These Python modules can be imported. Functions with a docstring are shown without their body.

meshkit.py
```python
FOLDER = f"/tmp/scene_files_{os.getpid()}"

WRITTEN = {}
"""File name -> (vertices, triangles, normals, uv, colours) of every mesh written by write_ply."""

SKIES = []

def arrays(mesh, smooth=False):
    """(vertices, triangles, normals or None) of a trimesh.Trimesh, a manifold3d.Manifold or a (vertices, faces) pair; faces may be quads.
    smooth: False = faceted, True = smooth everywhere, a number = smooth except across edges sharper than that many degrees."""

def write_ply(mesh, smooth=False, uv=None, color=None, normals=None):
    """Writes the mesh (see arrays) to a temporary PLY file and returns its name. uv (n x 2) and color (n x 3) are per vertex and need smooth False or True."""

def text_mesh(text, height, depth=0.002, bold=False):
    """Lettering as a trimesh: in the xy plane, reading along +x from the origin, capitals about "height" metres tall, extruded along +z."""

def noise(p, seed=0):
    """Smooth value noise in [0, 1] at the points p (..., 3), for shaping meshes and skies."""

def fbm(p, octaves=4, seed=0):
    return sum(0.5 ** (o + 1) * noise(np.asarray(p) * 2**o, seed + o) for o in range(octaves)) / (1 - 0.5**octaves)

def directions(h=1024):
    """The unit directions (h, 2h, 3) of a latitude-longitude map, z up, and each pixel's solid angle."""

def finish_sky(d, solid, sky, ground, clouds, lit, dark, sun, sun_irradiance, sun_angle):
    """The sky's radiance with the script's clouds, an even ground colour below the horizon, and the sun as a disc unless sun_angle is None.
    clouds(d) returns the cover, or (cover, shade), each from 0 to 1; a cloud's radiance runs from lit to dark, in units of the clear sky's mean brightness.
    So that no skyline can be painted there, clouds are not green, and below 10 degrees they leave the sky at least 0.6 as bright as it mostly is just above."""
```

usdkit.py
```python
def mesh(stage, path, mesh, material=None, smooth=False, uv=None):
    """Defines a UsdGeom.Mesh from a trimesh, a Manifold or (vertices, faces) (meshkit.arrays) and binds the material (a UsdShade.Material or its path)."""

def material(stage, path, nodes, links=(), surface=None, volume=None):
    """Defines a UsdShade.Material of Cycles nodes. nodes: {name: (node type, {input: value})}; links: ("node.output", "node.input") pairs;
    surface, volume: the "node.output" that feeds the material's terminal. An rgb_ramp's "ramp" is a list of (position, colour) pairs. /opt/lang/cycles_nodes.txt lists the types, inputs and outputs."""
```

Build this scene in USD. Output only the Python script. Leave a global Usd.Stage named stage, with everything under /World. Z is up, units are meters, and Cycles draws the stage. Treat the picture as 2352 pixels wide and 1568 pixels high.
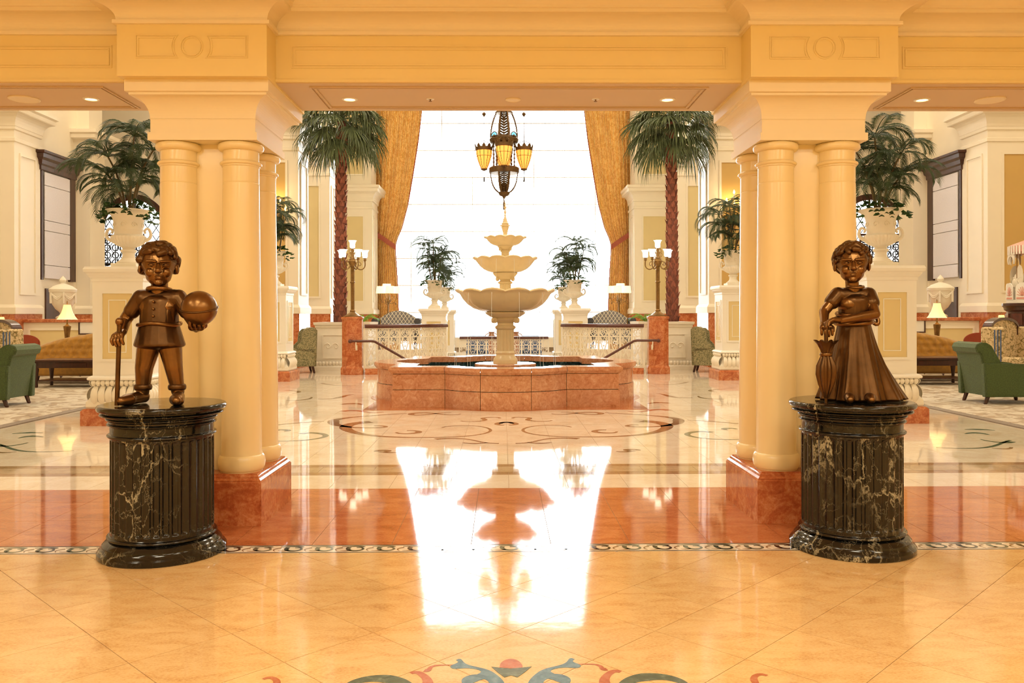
import math, random
import numpy as np
import trimesh
import shapely
import shapely.geometry as sg
import manifold3d as m3
import usdkit, meshkit
from pxr import Usd, UsdGeom, UsdLux, UsdShade, Sdf, Gf

random.seed(7)
rng = np.random.default_rng(7)
PI = math.pi
stage = Usd.Stage.CreateInMemory()
UsdGeom.SetStageUpAxis(stage, 'Z')
UsdGeom.SetStageMetersPerUnit(stage, 1.0)
UsdGeom.Xform.Define(stage, '/World')
UsdGeom.Scope.Define(stage, '/World/Looks')

# ------------------------------------------------------------------ camera, sky, lights, exposure
cam = UsdGeom.Camera.Define(stage, '/World/camera')
cam.CreateHorizontalApertureAttr(36.0)
cam.CreateVerticalApertureAttr(24.0)
cam.CreateFocalLengthAttr(1937 / 2352 * 36.0)
cam.CreateVerticalApertureOffsetAttr(-60 / 2352 * 36.0)
cam.CreateClippingRangeAttr(Gf.Vec2f(0.05, 500.0))
cam.AddTranslateOp().Set(Gf.Vec3d(-0.05, 0, 1.4))
cam.AddRotateZOp().Set(-0.651)
cam.AddRotateXOp().Set(90.0)
cam.CreateExposureAttr(0.0)
camroll = cam.AddRotateZOp(opSuffix='roll'); camroll.Set(-0.11)

sky = UsdLux.DomeLight.Define(stage, '/World/sky')
sky.CreateIntensityAttr(SKY := 3.5)
sky.CreateColorAttr(Gf.Vec3f(0.95, 0.98, 1.0))

def rect_light(name, x, y, z, w, h, power, color):
    l = UsdLux.RectLight.Define(stage, '/World/' + name)
    l.CreateWidthAttr(w); l.CreateHeightAttr(h)
    l.CreateIntensityAttr(power); l.CreateColorAttr(Gf.Vec3f(*color))
    l.AddTranslateOp().Set(Gf.Vec3d(x, y, z))
    return l
WARM = (1.0, 0.91, 0.70)
# unseen light panels added above the camera to warm the foyer; frames further down
FOYER = [(x, y) for y in (-2.6, -0.2, 2.2) for x in (-4.2, -1.4, 1.4, 4.2)]
for i, (x, y) in enumerate(FOYER):
    rect_light('foyer_light_%03d' % i, x, y, 3.70, 0.9, 0.9, 16.5, WARM)
# unseen ceiling lights added to brighten the hall, high above the lounge
HALL = [(x, y) for y in (11.0, 17.0, 23.0) for x in (-10.0, -4.0, 4.0, 10.0)]
for i, (x, y) in enumerate(HALL):
    rect_light('hall_light_%03d' % i, x, y, 12.40, 1.6, 1.6, 26.0, (1.0, 0.88, 0.70))

# ------------------------------------------------------------------ helpers
_used = {}
def free(parent, name):
    key = parent + '/' + name
    n = _used.get(key, -1) + 1
    _used[key] = n
    return key if n == 0 else '%s_%03d' % (key, n)

MIRROR = False
def fix(mesh):
    """arrays of a mesh, mirrored in x when MIRROR is on"""
    if isinstance(mesh, (list,)):
        mesh = join(mesh)
    if hasattr(mesh, 'to_mesh'):
        q = mesh.to_mesh(); mesh = trimesh.Trimesh(q.vert_properties[:, :3], q.tri_verts, process=False)
    if MIRROR:
        v = np.array(mesh.vertices); v[:, 0] *= -1
        mesh = trimesh.Trimesh(v, np.array(mesh.faces)[:, ::-1], process=False)
    return mesh

def join(ms):
    out = []
    for q in ms:
        if isinstance(q, list): q = join(q)
        if hasattr(q, 'to_mesh'):
            g = q.to_mesh(); q = trimesh.Trimesh(g.vert_properties[:, :3], g.tri_verts, process=False)
        out.append(q)
    return trimesh.util.concatenate(out)

def keys(prim, label=None, cat=None, group=None, kind=None):
    for k, v in (('label', label), ('category', cat), ('group', group), ('kind', kind)):
        if v: prim.SetCustomDataByKey(k, v)
    return prim

def thing(name, label, cat, loc=(0, 0, 0), rotz=0, group=None, kind=None):
    x = UsdGeom.Xform.Define(stage, free('/World', name))
    if MIRROR: loc = (-loc[0], loc[1], loc[2]); rotz = -rotz
    x.AddTranslateOp().Set(Gf.Vec3d(*map(float, loc)))
    x.AddRotateZOp().Set(math.degrees(rotz))
    return keys(x.GetPrim(), label, cat, group, kind)

def part(parent, name, mesh, mat, smooth=False, label=None, kind=None):
    p = usdkit.mesh(stage, free(str(parent.GetPath()), name), fix(mesh), M[mat], smooth=smooth).GetPrim()
    return keys(p, label, kind=kind)

def top(name, mesh, mat, label, cat, smooth=False, group=None, kind=None):
    p = usdkit.mesh(stage, free('/World', name), fix(mesh), M[mat], smooth=smooth).GetPrim()
    return keys(p, label, cat, group, kind)

def struct(name, mesh, mat, label, smooth=False, cat='structure'):
    p = usdkit.mesh(stage, free('/World', name), fix(mesh), M[mat], smooth=smooth).GetPrim()
    return keys(p, label, cat, kind='structure')

def dup(root, loc, rotz=0, label=None, group=None, scale=None):
    was = root.GetCustomData()
    name = root.GetName()
    base = name[:-4] if len(name) > 4 and name[-4] == '_' and name[-3:].isdigit() else name
    x = UsdGeom.Xform.Define(stage, free('/World', base))
    p = x.GetPrim()
    p.GetReferences().AddInternalReference(root.GetPath())
    if MIRROR: loc = (-loc[0], loc[1], loc[2]); rotz = -rotz
    x.ClearXformOpOrder()
    x.AddTranslateOp().Set(Gf.Vec3d(*map(float, loc)))
    x.AddRotateZOp().Set(math.degrees(rotz))
    if scale: x.AddScaleOp().Set(Gf.Vec3f(scale, scale, scale))
    p.SetInstanceable(True)
    return keys(p, label or was.get('label'), was.get('category'), group or was.get('group'))

def box(x0, x1, y0, y1, z0, z1):
    b = trimesh.creation.box([abs(x1 - x0), abs(y1 - y0), abs(z1 - z0)])
    b.apply_translation([(x0 + x1) / 2, (y0 + y1) / 2, (z0 + z1) / 2]); return b

def cbox(x0, x1, y0, y1, z0, z1, c=0.01):
    """box with chamfered edges"""
    m = m3.Manifold.hull_points(np.array([[sx, sy, sz] for ax in range(3)
        for sx in ((x0, x1) if ax == 0 else (x0 + c, x1 - c))
        for sy in ((y0, y1) if ax == 1 else (y0 + c, y1 - c))
        for sz in ((z0, z1) if ax == 2 else (z0 + c, z1 - c))]))
    return join([m])

def rbox(x0, x1, y0, y1, z0, z1, r=0.04, seg=12):
    """box with rounded edges"""
    s = m3.Manifold.sphere(r, seg)
    pts = np.array(s.to_mesh().vert_properties[:, :3])
    P = [pts + np.array([x, y, z]) for x in (x0 + r, x1 - r) for y in (y0 + r, y1 - r) for z in (z0 + r, z1 - r)]
    return join([m3.Manifold.hull_points(np.vstack(P))])

def lathe(profile, n=32, close=True):
    """profile: (radius, z) from bottom to top"""
    pr = np.array(profile, float)
    a = np.arange(n) * 2 * PI / n
    V = np.stack([pr[:, 0][:, None] * np.cos(a), pr[:, 0][:, None] * np.sin(a), np.repeat(pr[:, 1][:, None], n, 1)], -1).reshape(-1, 3)
    return grid_mesh(V, len(pr), n, close)

def grid_mesh(V, rows, n, caps=True):
    """rows x n ring grid, wrapped in n, outward for counter-clockwise rings going up"""
    i, j = np.meshgrid(np.arange(rows - 1), np.arange(n), indexing='ij')
    a, b = i * n + j, i * n + (j + 1) % n
    c, d = a + n, b + n
    F = np.concatenate([np.stack([a, b, d], -1).reshape(-1, 3), np.stack([a, d, c], -1).reshape(-1, 3)])
    if caps:
        V = np.vstack([V, V[:n].mean(0), V[-n:].mean(0)])
        k = np.arange(n)
        F = np.concatenate([F, np.stack([np.full(n, len(V) - 2), (k + 1) % n, k], -1),
                            np.stack([np.full(n, len(V) - 1), (rows - 1) * n + k, (rows - 1) * n + (k + 1) % n], -1)])
    return trimesh.Trimesh(V, F, process=False)

def rect_loft(cx, cy, hx, hy, profile):
    """stack of rectangles: profile of (offset, z), half sizes hx + offset, hy + offset"""
    V = []
    for o, z in profile:
        V += [[cx - hx - o, cy - hy - o, z], [cx + hx + o, cy - hy - o, z], [cx + hx + o, cy + hy + o, z], [cx - hx - o, cy + hy + o, z]]
    return grid_mesh(np.array(V, float), len(profile), 4)

def tube(path, r, n=8, caps=True):
    p = np.asarray(path, float)
    r = np.broadcast_to(np.asarray(r, float), (len(p),))
    t = np.gradient(p, axis=0); t /= np.linalg.norm(t, axis=1, keepdims=True) + 1e-12
    up = np.array([0, 0, 1.0]) if abs(t[0, 2]) < 0.9 else np.array([1.0, 0, 0])
    N = np.zeros_like(p); a = np.cross(t[0], up); a /= np.linalg.norm(a)
    for k in range(len(p)):
        a = a - t[k] * a.dot(t[k]); a /= np.linalg.norm(a) + 1e-12; N[k] = a
    B = np.cross(t, N)
    ang = np.arange(n) * 2 * PI / n
    V = p[:, None] + r[:, None, None] * (np.cos(ang)[None, :, None] * N[:, None] + np.sin(ang)[None, :, None] * B[:, None])
    return grid_mesh(V.reshape(-1, 3), len(p), n, caps)

def spline(pts, n=24):
    from scipy.interpolate import CubicSpline
    pts = np.asarray(pts, float)
    s = np.r_[0, np.cumsum(np.linalg.norm(np.diff(pts, axis=0), axis=1))]
    return CubicSpline(s, pts)(np.linspace(0, s[-1], n))

def extrude(poly, h):
    gs = getattr(poly, 'geoms', [poly])
    return join([trimesh.creation.extrude_polygon(g, h, engine='earcut') for g in gs if g.area > 1e-9])

def plate(poly, h, origin, u, v):
    """polygon in the (u, v) plane at origin, extruded along u x v by h"""
    m = extrude(poly, h)
    T = np.eye(4); T[:3, 0] = u; T[:3, 1] = v; T[:3, 2] = np.cross(u, v); T[:3, 3] = origin
    m.apply_transform(T); return m

def move(m, x=0, y=0, z=0, rz=0, rx=0, ry=0, s=None):
    m = m.copy()
    if s is not None: m.apply_scale(s)
    for a, ax in ((rx, [1, 0, 0]), (ry, [0, 1, 0]), (rz, [0, 0, 1])):
        if a: m.apply_transform(trimesh.transformations.rotation_matrix(a, ax))
    m.apply_translation([x, y, z]); return m

def ball(x, y, z, r, n=2, s=(1, 1, 1)):
    b = trimesh.creation.icosphere(n, r); b.apply_scale(s); b.apply_translation([x, y, z]); return b

def frame_poly(w, h, t):
    return sg.box(-w / 2, -h / 2, w / 2, h / 2).difference(sg.box(-w / 2 + t, -h / 2 + t, w / 2 - t, h / 2 - t))

def bones(bs, n=14, L=0.012, it=12):
    """one continuous body: hulls of spheres along bones, united, refined and smoothed"""
    def sph(p, r):
        r = np.broadcast_to(np.asarray(r, float), (3,))
        return np.array(m3.Manifold.sphere(1.0, n).to_mesh().vert_properties[:, :3]) * r + np.asarray(p, float)
    u = m3.Manifold.batch_boolean([m3.Manifold.hull_points(np.vstack([sph(p, rp), sph(q, rq)])) for p, rp, q, rq in bs], m3.OpType.Add)
    m = join([u.refine_to_length(L)])
    m.merge_vertices()
    trimesh.smoothing.filter_taubin(m, lamb=0.5, nu=0.53, iterations=it)
    return m

# ------------------------------------------------------------------ materials
def lin(c):
    if isinstance(c, str): c = [int(c[i:i + 2], 16) / 255 for i in (0, 2, 4)]
    return tuple((x / 12.92 if x <= 0.04045 else ((x + 0.055) / 1.055) ** 2.4) for x in c)
M = {}
def mat(name, nodes, links, surface='p.BSDF'):
    M[name] = usdkit.material(stage, '/World/Looks/' + name, nodes, links, surface=surface)

def plain(name, col, rough=0.5, metal=0.0, var=0.06, scale=6.0, bump=0.0, bscale=60.0, spec=0.5, coat=0.0, stretch=(1, 1, 1), **extra):
    c = np.array(lin(col))
    n = {'tc': ('texture_coordinate', {}), 'mp': ('mapping', {'scale': stretch}),
         'n': ('noise_texture', {'scale': scale, 'detail': 5.0, 'roughness': 0.6}),
         'r': ('rgb_ramp', {'ramp': [(0.3, tuple(c * (1 - var))), (0.7, tuple(np.minimum(c * (1 + var), 1)))]}),
         'p': ('principled_bsdf', dict(roughness=rough, metallic=metal, specular_ior_level=spec, coat_weight=coat, **extra))}
    l = [('tc.object', 'mp.vector'), ('mp.vector', 'n.vector'), ('n.fac', 'r.fac'), ('r.color', 'p.base_color')]
    if bump:
        n['bn'] = ('noise_texture', {'scale': bscale, 'detail': 3.0}); n['b'] = ('bump', {'strength': bump, 'distance': 0.01})
        l += [('mp.vector', 'bn.vector'), ('bn.fac', 'b.height'), ('b.normal', 'p.normal')]
    mat(name, n, l)

def stone(name, stops, scale=8.0, detail=8.0, rough=0.12, dist=0.6, fine=0.25, fscale=60.0, coat=0.0, wobble=0.0, stretch=(1, 1, 1), tint=0.0, wscale=5.0):
    """polished stone: noise ramp with a finer grain; tint varies from piece to piece"""
    st = [(p, lin(c)) for p, c in stops]
    n = {'tc': ('texture_coordinate', {}), 'oi': ('object_info', {}), 'mp': ('mapping', {'scale': stretch}),
         'n': ('noise_texture', {'scale': scale, 'detail': detail, 'roughness': 0.62, 'distortion': dist}),
         'f': ('noise_texture', {'scale': fscale, 'detail': 4.0, 'roughness': 0.7}),
         'mx': ('mix_float', {'fac': fine}), 'r': ('rgb_ramp', {'ramp': st}),
         'hv': ('map_range', {'from_min': 0.0, 'from_max': 1.0, 'to_min': 1.0 - tint, 'to_max': 1.0 + tint}),
         'h': ('hsv', {}),
         'p': ('principled_bsdf', {'roughness': rough, 'coat_weight': coat})}
    l = [('tc.object', 'mp.vector'), ('mp.vector', 'n.vector'), ('mp.vector', 'f.vector'), ('n.fac', 'mx.a'), ('f.fac', 'mx.b'), ('mx.result', 'r.fac'),
         ('oi.random', 'hv.value'), ('hv.result', 'h.value'), ('r.color', 'h.color'), ('h.color', 'p.base_color')]
    if wobble:
        n['w'] = ('noise_texture', {'scale': wscale, 'detail': 2.0}); n['b'] = ('bump', {'strength': wobble, 'distance': 0.002})
        l += [('tc.object', 'w.vector'), ('w.fac', 'b.height'), ('b.normal', 'p.normal')]
    mat(name, n, l)

plain('soffit_paint', 'dcc4a0', 0.6, var=0.015, scale=2)
plain('trim', 'f7e8c4', 0.45, var=0.015, scale=2)
plain('fascia', 'f3dc98', 0.5, var=0.015, scale=2)
plain('hall_cream', 'f4e8cf', 0.5, var=0.015, scale=2)
plain('ochre_panel', 'cfa961', 0.55, var=0.02, scale=2)  # hall panel paint with the shade on some pier fronts mixed in
plain('hall_panel', 'e3cd94', 0.55, var=0.02, scale=2)
plain('white_paint', 'f3eee2', 0.45, var=0.015, scale=3)
plain('cast_white', 'efe6d2', 0.55, var=0.03, scale=8)
plain('column', 'f8e4b0', 0.28, var=0.01, scale=2, coat=0.3, coat_roughness=0.12)
plain('ceiling_paint', 'efe2c6', 0.6, var=0.015, scale=2)
stone('red_marble', [(0.30, '8f4424'), (0.46, 'b9653c'), (0.56, 'cf8455'), (0.70, 'e0a67c')], 7, 10, 0.09, 1.2, 0.35, 45)
stone('fountain_marble', [(0.30, 'a2603f'), (0.43, 'c98a66'), (0.56, 'd9a17e'), (0.72, 'e8c3a6')], 9, 10, 0.10, 1.4, 0.38, 40, tint=0.05)
stone('tile_gold', [(0.30, 'b07d49'), (0.42, 'd6a86c'), (0.52, 'e2ba80'), (0.72, 'e9c993')], 5.0, 9, 0.075, 0.8, 0.55, 70, wobble=0.16, wscale=9.0, stretch=(1, 2.2, 1), tint=0.03)
stone('tile_cream', [(0.28, 'd9c2a4'), (0.45, 'e8d6bd'), (0.6, 'efe2cd'), (0.75, 'f4ebdc')], 3.0, 8, 0.045, 0.7, 0.35, 35, wobble=0.05, tint=0.025)
stone('tile_red', [(0.28, '83401f'), (0.42, 'b4653a'), (0.55, 'c57b4e'), (0.75, 'd59a70')], 4.0, 9, 0.05, 0.8, 0.45, 50, wobble=0.06, stretch=(1, 2.0, 1), tint=0.04)
stone('tile_brown', [(0.3, '8f6b4a'), (0.5, 'ab8762'), (0.7, 'c3a27e')], 5.0, 8, 0.05, 0.8, 0.4, 40, wobble=0.05, tint=0.03)
stone('tile_tan', [(0.3, 'a98d6c'), (0.5, 'c0a683'), (0.7, 'cfb896')], 5.0, 8, 0.05, 0.8, 0.4, 40, wobble=0.05, tint=0.03)
stone('inlay_brown', [(0.3, '7d5c40'), (0.6, '9a7856'), (0.8, 'ab8a68')], 6.0, 6, 0.06, 0.8, 0.4, 50)
stone('inlay_green', [(0.3, '3a4438'), (0.5, '5a6454'), (0.75, '87907c')], 9.0, 8, 0.07, 2.0, 0.3, 50)
stone('inlay_blue', [(0.3, '3c5868'), (0.5, '5c7a8a'), (0.75, '86a0a8')], 9.0, 8, 0.07, 1.5, 0.3, 50)
stone('inlay_rust', [(0.3, '9c4a2c'), (0.5, 'b96a48'), (0.75, 'cc8e70')], 9.0, 8, 0.07, 1.5, 0.3, 50)
stone('inlay_black', [(0.3, '14140f'), (0.6, '2a2a24'), (0.8, '4a4a42')], 9.0, 8, 0.07, 1.5, 0.3, 50)
plain('grout', 'b59a76', 0.7)
plain('floor_bed', '8f7656', 0.8)
# black marble with pale, broken veins
mat('black_marble', {
    'tc': ('texture_coordinate', {}), 'oi': ('object_info', {}), 'off': ('vector_math', {'math_type': 'scale', 'vector1': (7.3, 3.1, 5.7)}),
    'ad': ('vector_math', {'math_type': 'add'}), 'mp': ('mapping', {'rotation': (0.5, 0.6, 0.2), 'scale': (1.6, 1.6, 1.0)}),
    'wn': ('noise_texture', {'scale': 3.2, 'detail': 6.0, 'roughness': 0.65}), 'ws': ('vector_math', {'math_type': 'scale', 'scale': 0.42}),
    'wa': ('vector_math', {'math_type': 'add'}),
    'v': ('voronoi_texture', {'scale': 2.4, 'feature': 'distance_to_edge'}),
    'v2': ('voronoi_texture', {'scale': 7.0, 'feature': 'distance_to_edge'}),
    'k': ('noise_texture', {'scale': 2.6, 'detail': 3.0}), 'kr': ('rgb_ramp', {'ramp': [(0.41, (0.0, 0.0, 0.0)), (0.62, (1, 1, 1))]}),
    'vr': ('rgb_ramp', {'ramp': [(0.0, (1, 1, 1)), (0.014, (0.5, 0.5, 0.5)), (0.03, (0.0, 0.0, 0.0))]}),
    'vr2': ('rgb_ramp', {'ramp': [(0.0, (0.5, 0.5, 0.5)), (0.018, (0.12, 0.12, 0.12)), (0.035, (0.0, 0.0, 0.0))]}),
    'm1': ('mix_color', {'blend_type': 'multiply', 'fac': 1.0}), 'm2': ('mix_color', {'blend_type': 'lighten', 'fac': 1.0}),
    'm3': ('mix_color', {'blend_type': 'multiply', 'fac': 0.95}),
    'b': ('noise_texture', {'scale': 11.0, 'detail': 7.0}), 'br': ('rgb_ramp', {'ramp': [(0.35, lin('070707')), (0.6, lin('11110f')), (0.8, lin('2b2b26'))]}),
    'c': ('mix_color', {'b': lin('bfb596')}), 'p': ('principled_bsdf', {'roughness': 0.11, 'specular_ior_level': 0.55})},
    [('tc.object', 'ad.vector1'), ('oi.random', 'off.scale'), ('off.vector', 'ad.vector2'), ('ad.vector', 'mp.vector'), ('mp.vector', 'wn.vector'), ('wn.color', 'ws.vector1'), ('mp.vector', 'wa.vector1'), ('ws.vector', 'wa.vector2'),
     ('wa.vector', 'v.vector'), ('wa.vector', 'v2.vector'), ('ad.vector', 'k.vector'), ('k.fac', 'kr.fac'), ('v.distance', 'vr.fac'), ('v2.distance', 'vr2.fac'),
     ('vr.color', 'm1.a'), ('kr.color', 'm1.b'), ('vr2.color', 'm3.a'), ('kr.color', 'm3.b'), ('m1.result', 'm2.a'), ('m3.result', 'm2.b'), ('ad.vector', 'b.vector'), ('b.fac', 'br.fac'), ('br.color', 'c.a'), ('m2.result', 'c.fac'), ('c.result', 'p.base_color')])
plain('bronze', '7c5a34', 0.30, 0.92, var=0.28, scale=5, bump=0.05, bscale=25)
plain('bronze_dark', '5e4429', 0.36, 0.92, var=0.3, scale=6, bump=0.08, bscale=30)
plain('lamp_bronze', '8f7044', 0.38, 0.8, var=0.25, scale=12)
plain('chandelier_bronze', '6b5130', 0.45, 0.6, var=0.2, scale=12)
plain('iron', '1d1814', 0.5, 0.5)
plain('fountain_stone', 'ecd9b0', 0.30, var=0.05, scale=4, coat=0.25, coat_roughness=0.15)
plain('dark_wood', '3f1d12', 0.28, var=0.35, scale=14, stretch=(1, 1, 0.15), coat=0.3, coat_roughness=0.15)
plain('rail_wood', '54261c', 0.30, var=0.3, scale=14, coat=0.3, coat_roughness=0.15)
plain('blind_fabric', 'e4e0e6', 0.8, var=0.04, scale=30)
plain('palm_leaf', '3f5a2c', 0.45, var=0.3, scale=9)
plain('fan_leaf', '3a4a28', 0.55, var=0.35, scale=9)
plain('ivy_leaf', '3d6128', 0.4, var=0.35, scale=20)
plain('fern_leaf', '5f9a30', 0.5, var=0.3, scale=20)
plain('stem', '6b5a34', 0.6, var=0.3, scale=20)
plain('trunk', '7d4a3c', 0.85, var=0.4, scale=20, bump=0.5, bscale=60, stretch=(1, 1, 0.3))
plain('husk', '9a5c4a', 0.85, var=0.4, scale=18, bump=0.4, bscale=60, stretch=(1, 1, 0.3))
plain('soil', '3b3322', 0.95, var=0.5, scale=40)
plain('mustard_velvet', 'a87718', 0.75, var=0.22, scale=14, sheen_weight=0.5)
plain('button_velvet', '8a5d10', 0.75, var=0.1)
plain('green_fabric', '46582a', 0.85, var=0.35, scale=55, sheen_weight=0.25)
plain('red_fabric', '9c4325', 0.8, var=0.1, scale=40)
plain('grey_fabric', '4c4a4c', 0.8, var=0.2, scale=30)
plain('blue_stripe', '5a6a88', 0.8, var=0.2, scale=30)
plain('earthenware', 'b07c5c', 0.6)
plain('lamp_black', '151515', 0.4)
def pattern(name, a, b, scale, dist=1.0, thr=0.5, rough=0.85):
    mat(name, {'tc': ('texture_coordinate', {}), 'n': ('noise_texture', {'scale': scale, 'detail': 3.0, 'distortion': dist}),
        'r': ('rgb_ramp', {'ramp': [(thr - 0.03, lin(a)), (thr + 0.03, lin(b))]}), 'n2': ('noise_texture', {'scale': scale * 2.3, 'detail': 2.0}),
        'r2': ('rgb_ramp', {'ramp': [(0.56, (1, 1, 1)), (0.62, (0.62, 0.55, 0.42))]}), 'm': ('mix_color', {'blend_type': 'multiply', 'fac': 0.8}),
        'p': ('principled_bsdf', {'roughness': rough, 'sheen_weight': 0.2})},
        [('tc.object', 'n.vector'), ('tc.object', 'n2.vector'), ('n.fac', 'r.fac'), ('n2.fac', 'r2.fac'), ('r.color', 'm.a'), ('r2.color', 'm.b'), ('m.result', 'p.base_color')])
pattern('floral', 'd8bf92', '8d7a4a', 14, 1.5, 0.55)
pattern('wing_fabric', 'a9a078', '6f7050', 45, 1.0, 0.52)
pattern('rug', 'c9bca4', 'a38c6c', 2.3, 2.0, 0.52)
plain('rug_border', '8d7f70', 0.9, var=0.15, scale=40)
# patterned sofa: pale ogee trellis on grey
mat('ogee_fabric', {'tc': ('texture_coordinate', {}), 'v': ('voronoi_texture', {'scale': 9.0, 'feature': 'distance_to_edge', 'randomness': 0.0}), 'mp': ('mapping', {'rotation': (0, 0.785, 0), 'scale': (1.3, 0.01, 0.9)}),
    'r': ('rgb_ramp', {'ramp': [(0.10, lin('e2dccb')), (0.14, lin('77757a')), (0.34, lin('77757a')), (0.38, lin('c9c3b4')), (0.44, lin('5f5e66'))]}), 'p': ('principled_bsdf', {'roughness': 0.8})},
    [('tc.object', 'mp.vector'), ('mp.vector', 'v.vector'), ('v.distance', 'r.fac'), ('r.color', 'p.base_color')])
# gold damask curtain
mat('curtain_gold', {'tc': ('texture_coordinate', {}), 'n': ('noise_texture', {'scale': 7.0, 'detail': 3.0, 'distortion': 1.6}), 'r': ('rgb_ramp', {'ramp': [(0.47, lin('c8923a')), (0.53, lin('dfb465'))]}),
    'p': ('principled_bsdf', {'roughness': 0.6, 'sheen_weight': 0.3}), 't': ('translucent_bsdf', {}), 'mx': ('mix_closure', {'fac': 0.16})},
    [('tc.object', 'n.vector'), ('n.fac', 'r.fac'), ('r.color', 'p.base_color'), ('r.color', 't.color'), ('p.BSDF', 'mx.closure1'), ('t.BSDF', 'mx.closure2')], 'mx.closure')
plain('curtain_band', 'a8543c', 0.6, var=0.1)
# leaves let some light through
def leaf(name, col, t=0.3):
    c = np.array(lin(col))
    mat(name, {'tc': ('texture_coordinate', {}), 'n': ('noise_texture', {'scale': 6.0, 'detail': 3.0}), 'r': ('rgb_ramp', {'ramp': [(0.3, tuple(c * 0.65)), (0.7, tuple(c * 1.35))]}),
        'p': ('principled_bsdf', {'roughness': 0.42}), 't': ('translucent_bsdf', {}), 'mx': ('mix_closure', {'fac': t})},
        [('tc.object', 'n.vector'), ('n.fac', 'r.fac'), ('r.color', 'p.base_color'), ('r.color', 't.color'), ('p.BSDF', 'mx.closure1'), ('t.BSDF', 'mx.closure2')], 'mx.closure')
leaf('palm_leaf2', '3f5130', 0.22); leaf('fan_leaf2', '5f6a44', 0.25); leaf('ivy_leaf2', '3e5e2a', 0.2); leaf('fern_leaf2', '7fb83a', 0.35)
def glow(name, col, strength, base=None):
    mat(name, {'p': ('principled_bsdf', {'base_color': lin(base or col), 'roughness': 0.4, 'emission_color': lin(col), 'emission_strength': strength})}, [])
glow('bulb_glow', 'ffdf9e', 14.0); glow('downlight_glow', 'ffe9a8', 3.0); glow('shade_glow', 'ffc877', 1.3, 'f3dca8'); glow('shade_pale', 'ffe6b0', 1.1, 'f6ecd2')
glow('tulip_glow', 'fff0d0', 2.4, 'ffffff'); glow('amber_glass', 'ff9a3c', 1.6, 'e0a060'); glow('panel_glow', 'ffd9a0', 2.0)
mat('window_glass', {'t': ('transparent_bsdf', {'color': (0.97, 0.98, 0.98)}), 'g': ('glossy_bsdf', {'roughness': 0.02}), 'f': ('fresnel', {'IOR': 1.45}), 'm': ('mix_closure', {})},
    [('f.fac', 'm.fac'), ('t.BSDF', 'm.closure1'), ('g.BSDF', 'm.closure2')], 'm.closure')
mat('blue_glass', {'t': ('transparent_bsdf', {'color': (0.35, 0.62, 0.75)}), 'g': ('principled_bsdf', {'base_color': (0.25, 0.5, 0.62), 'roughness': 0.15}), 'm': ('mix_closure', {'fac': 0.5})},
    [('t.BSDF', 'm.closure1'), ('g.BSDF', 'm.closure2')], 'm.closure')
mat('water', {'p': ('principled_bsdf', {'base_color': (0.85, 0.95, 0.97), 'roughness': 0.02, 'ior': 1.33, 'transmission_weight': 1.0}), 'tc': ('texture_coordinate', {}), 'n': ('noise_texture', {'scale': 14.0, 'detail': 3.0}), 'b': ('bump', {'strength': 0.25, 'distance': 0.01})},
    [('tc.object', 'n.vector'), ('n.fac', 'b.height'), ('b.normal', 'p.normal')])
mat('water_jet', {'t': ('transparent_bsdf', {}), 'g': ('principled_bsdf', {'base_color': (0.9, 0.93, 0.95), 'roughness': 0.1}), 'm': ('mix_closure', {'fac': 0.45})}, [('t.BSDF', 'm.closure1'), ('g.BSDF', 'm.closure2')], 'm.closure')
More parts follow.
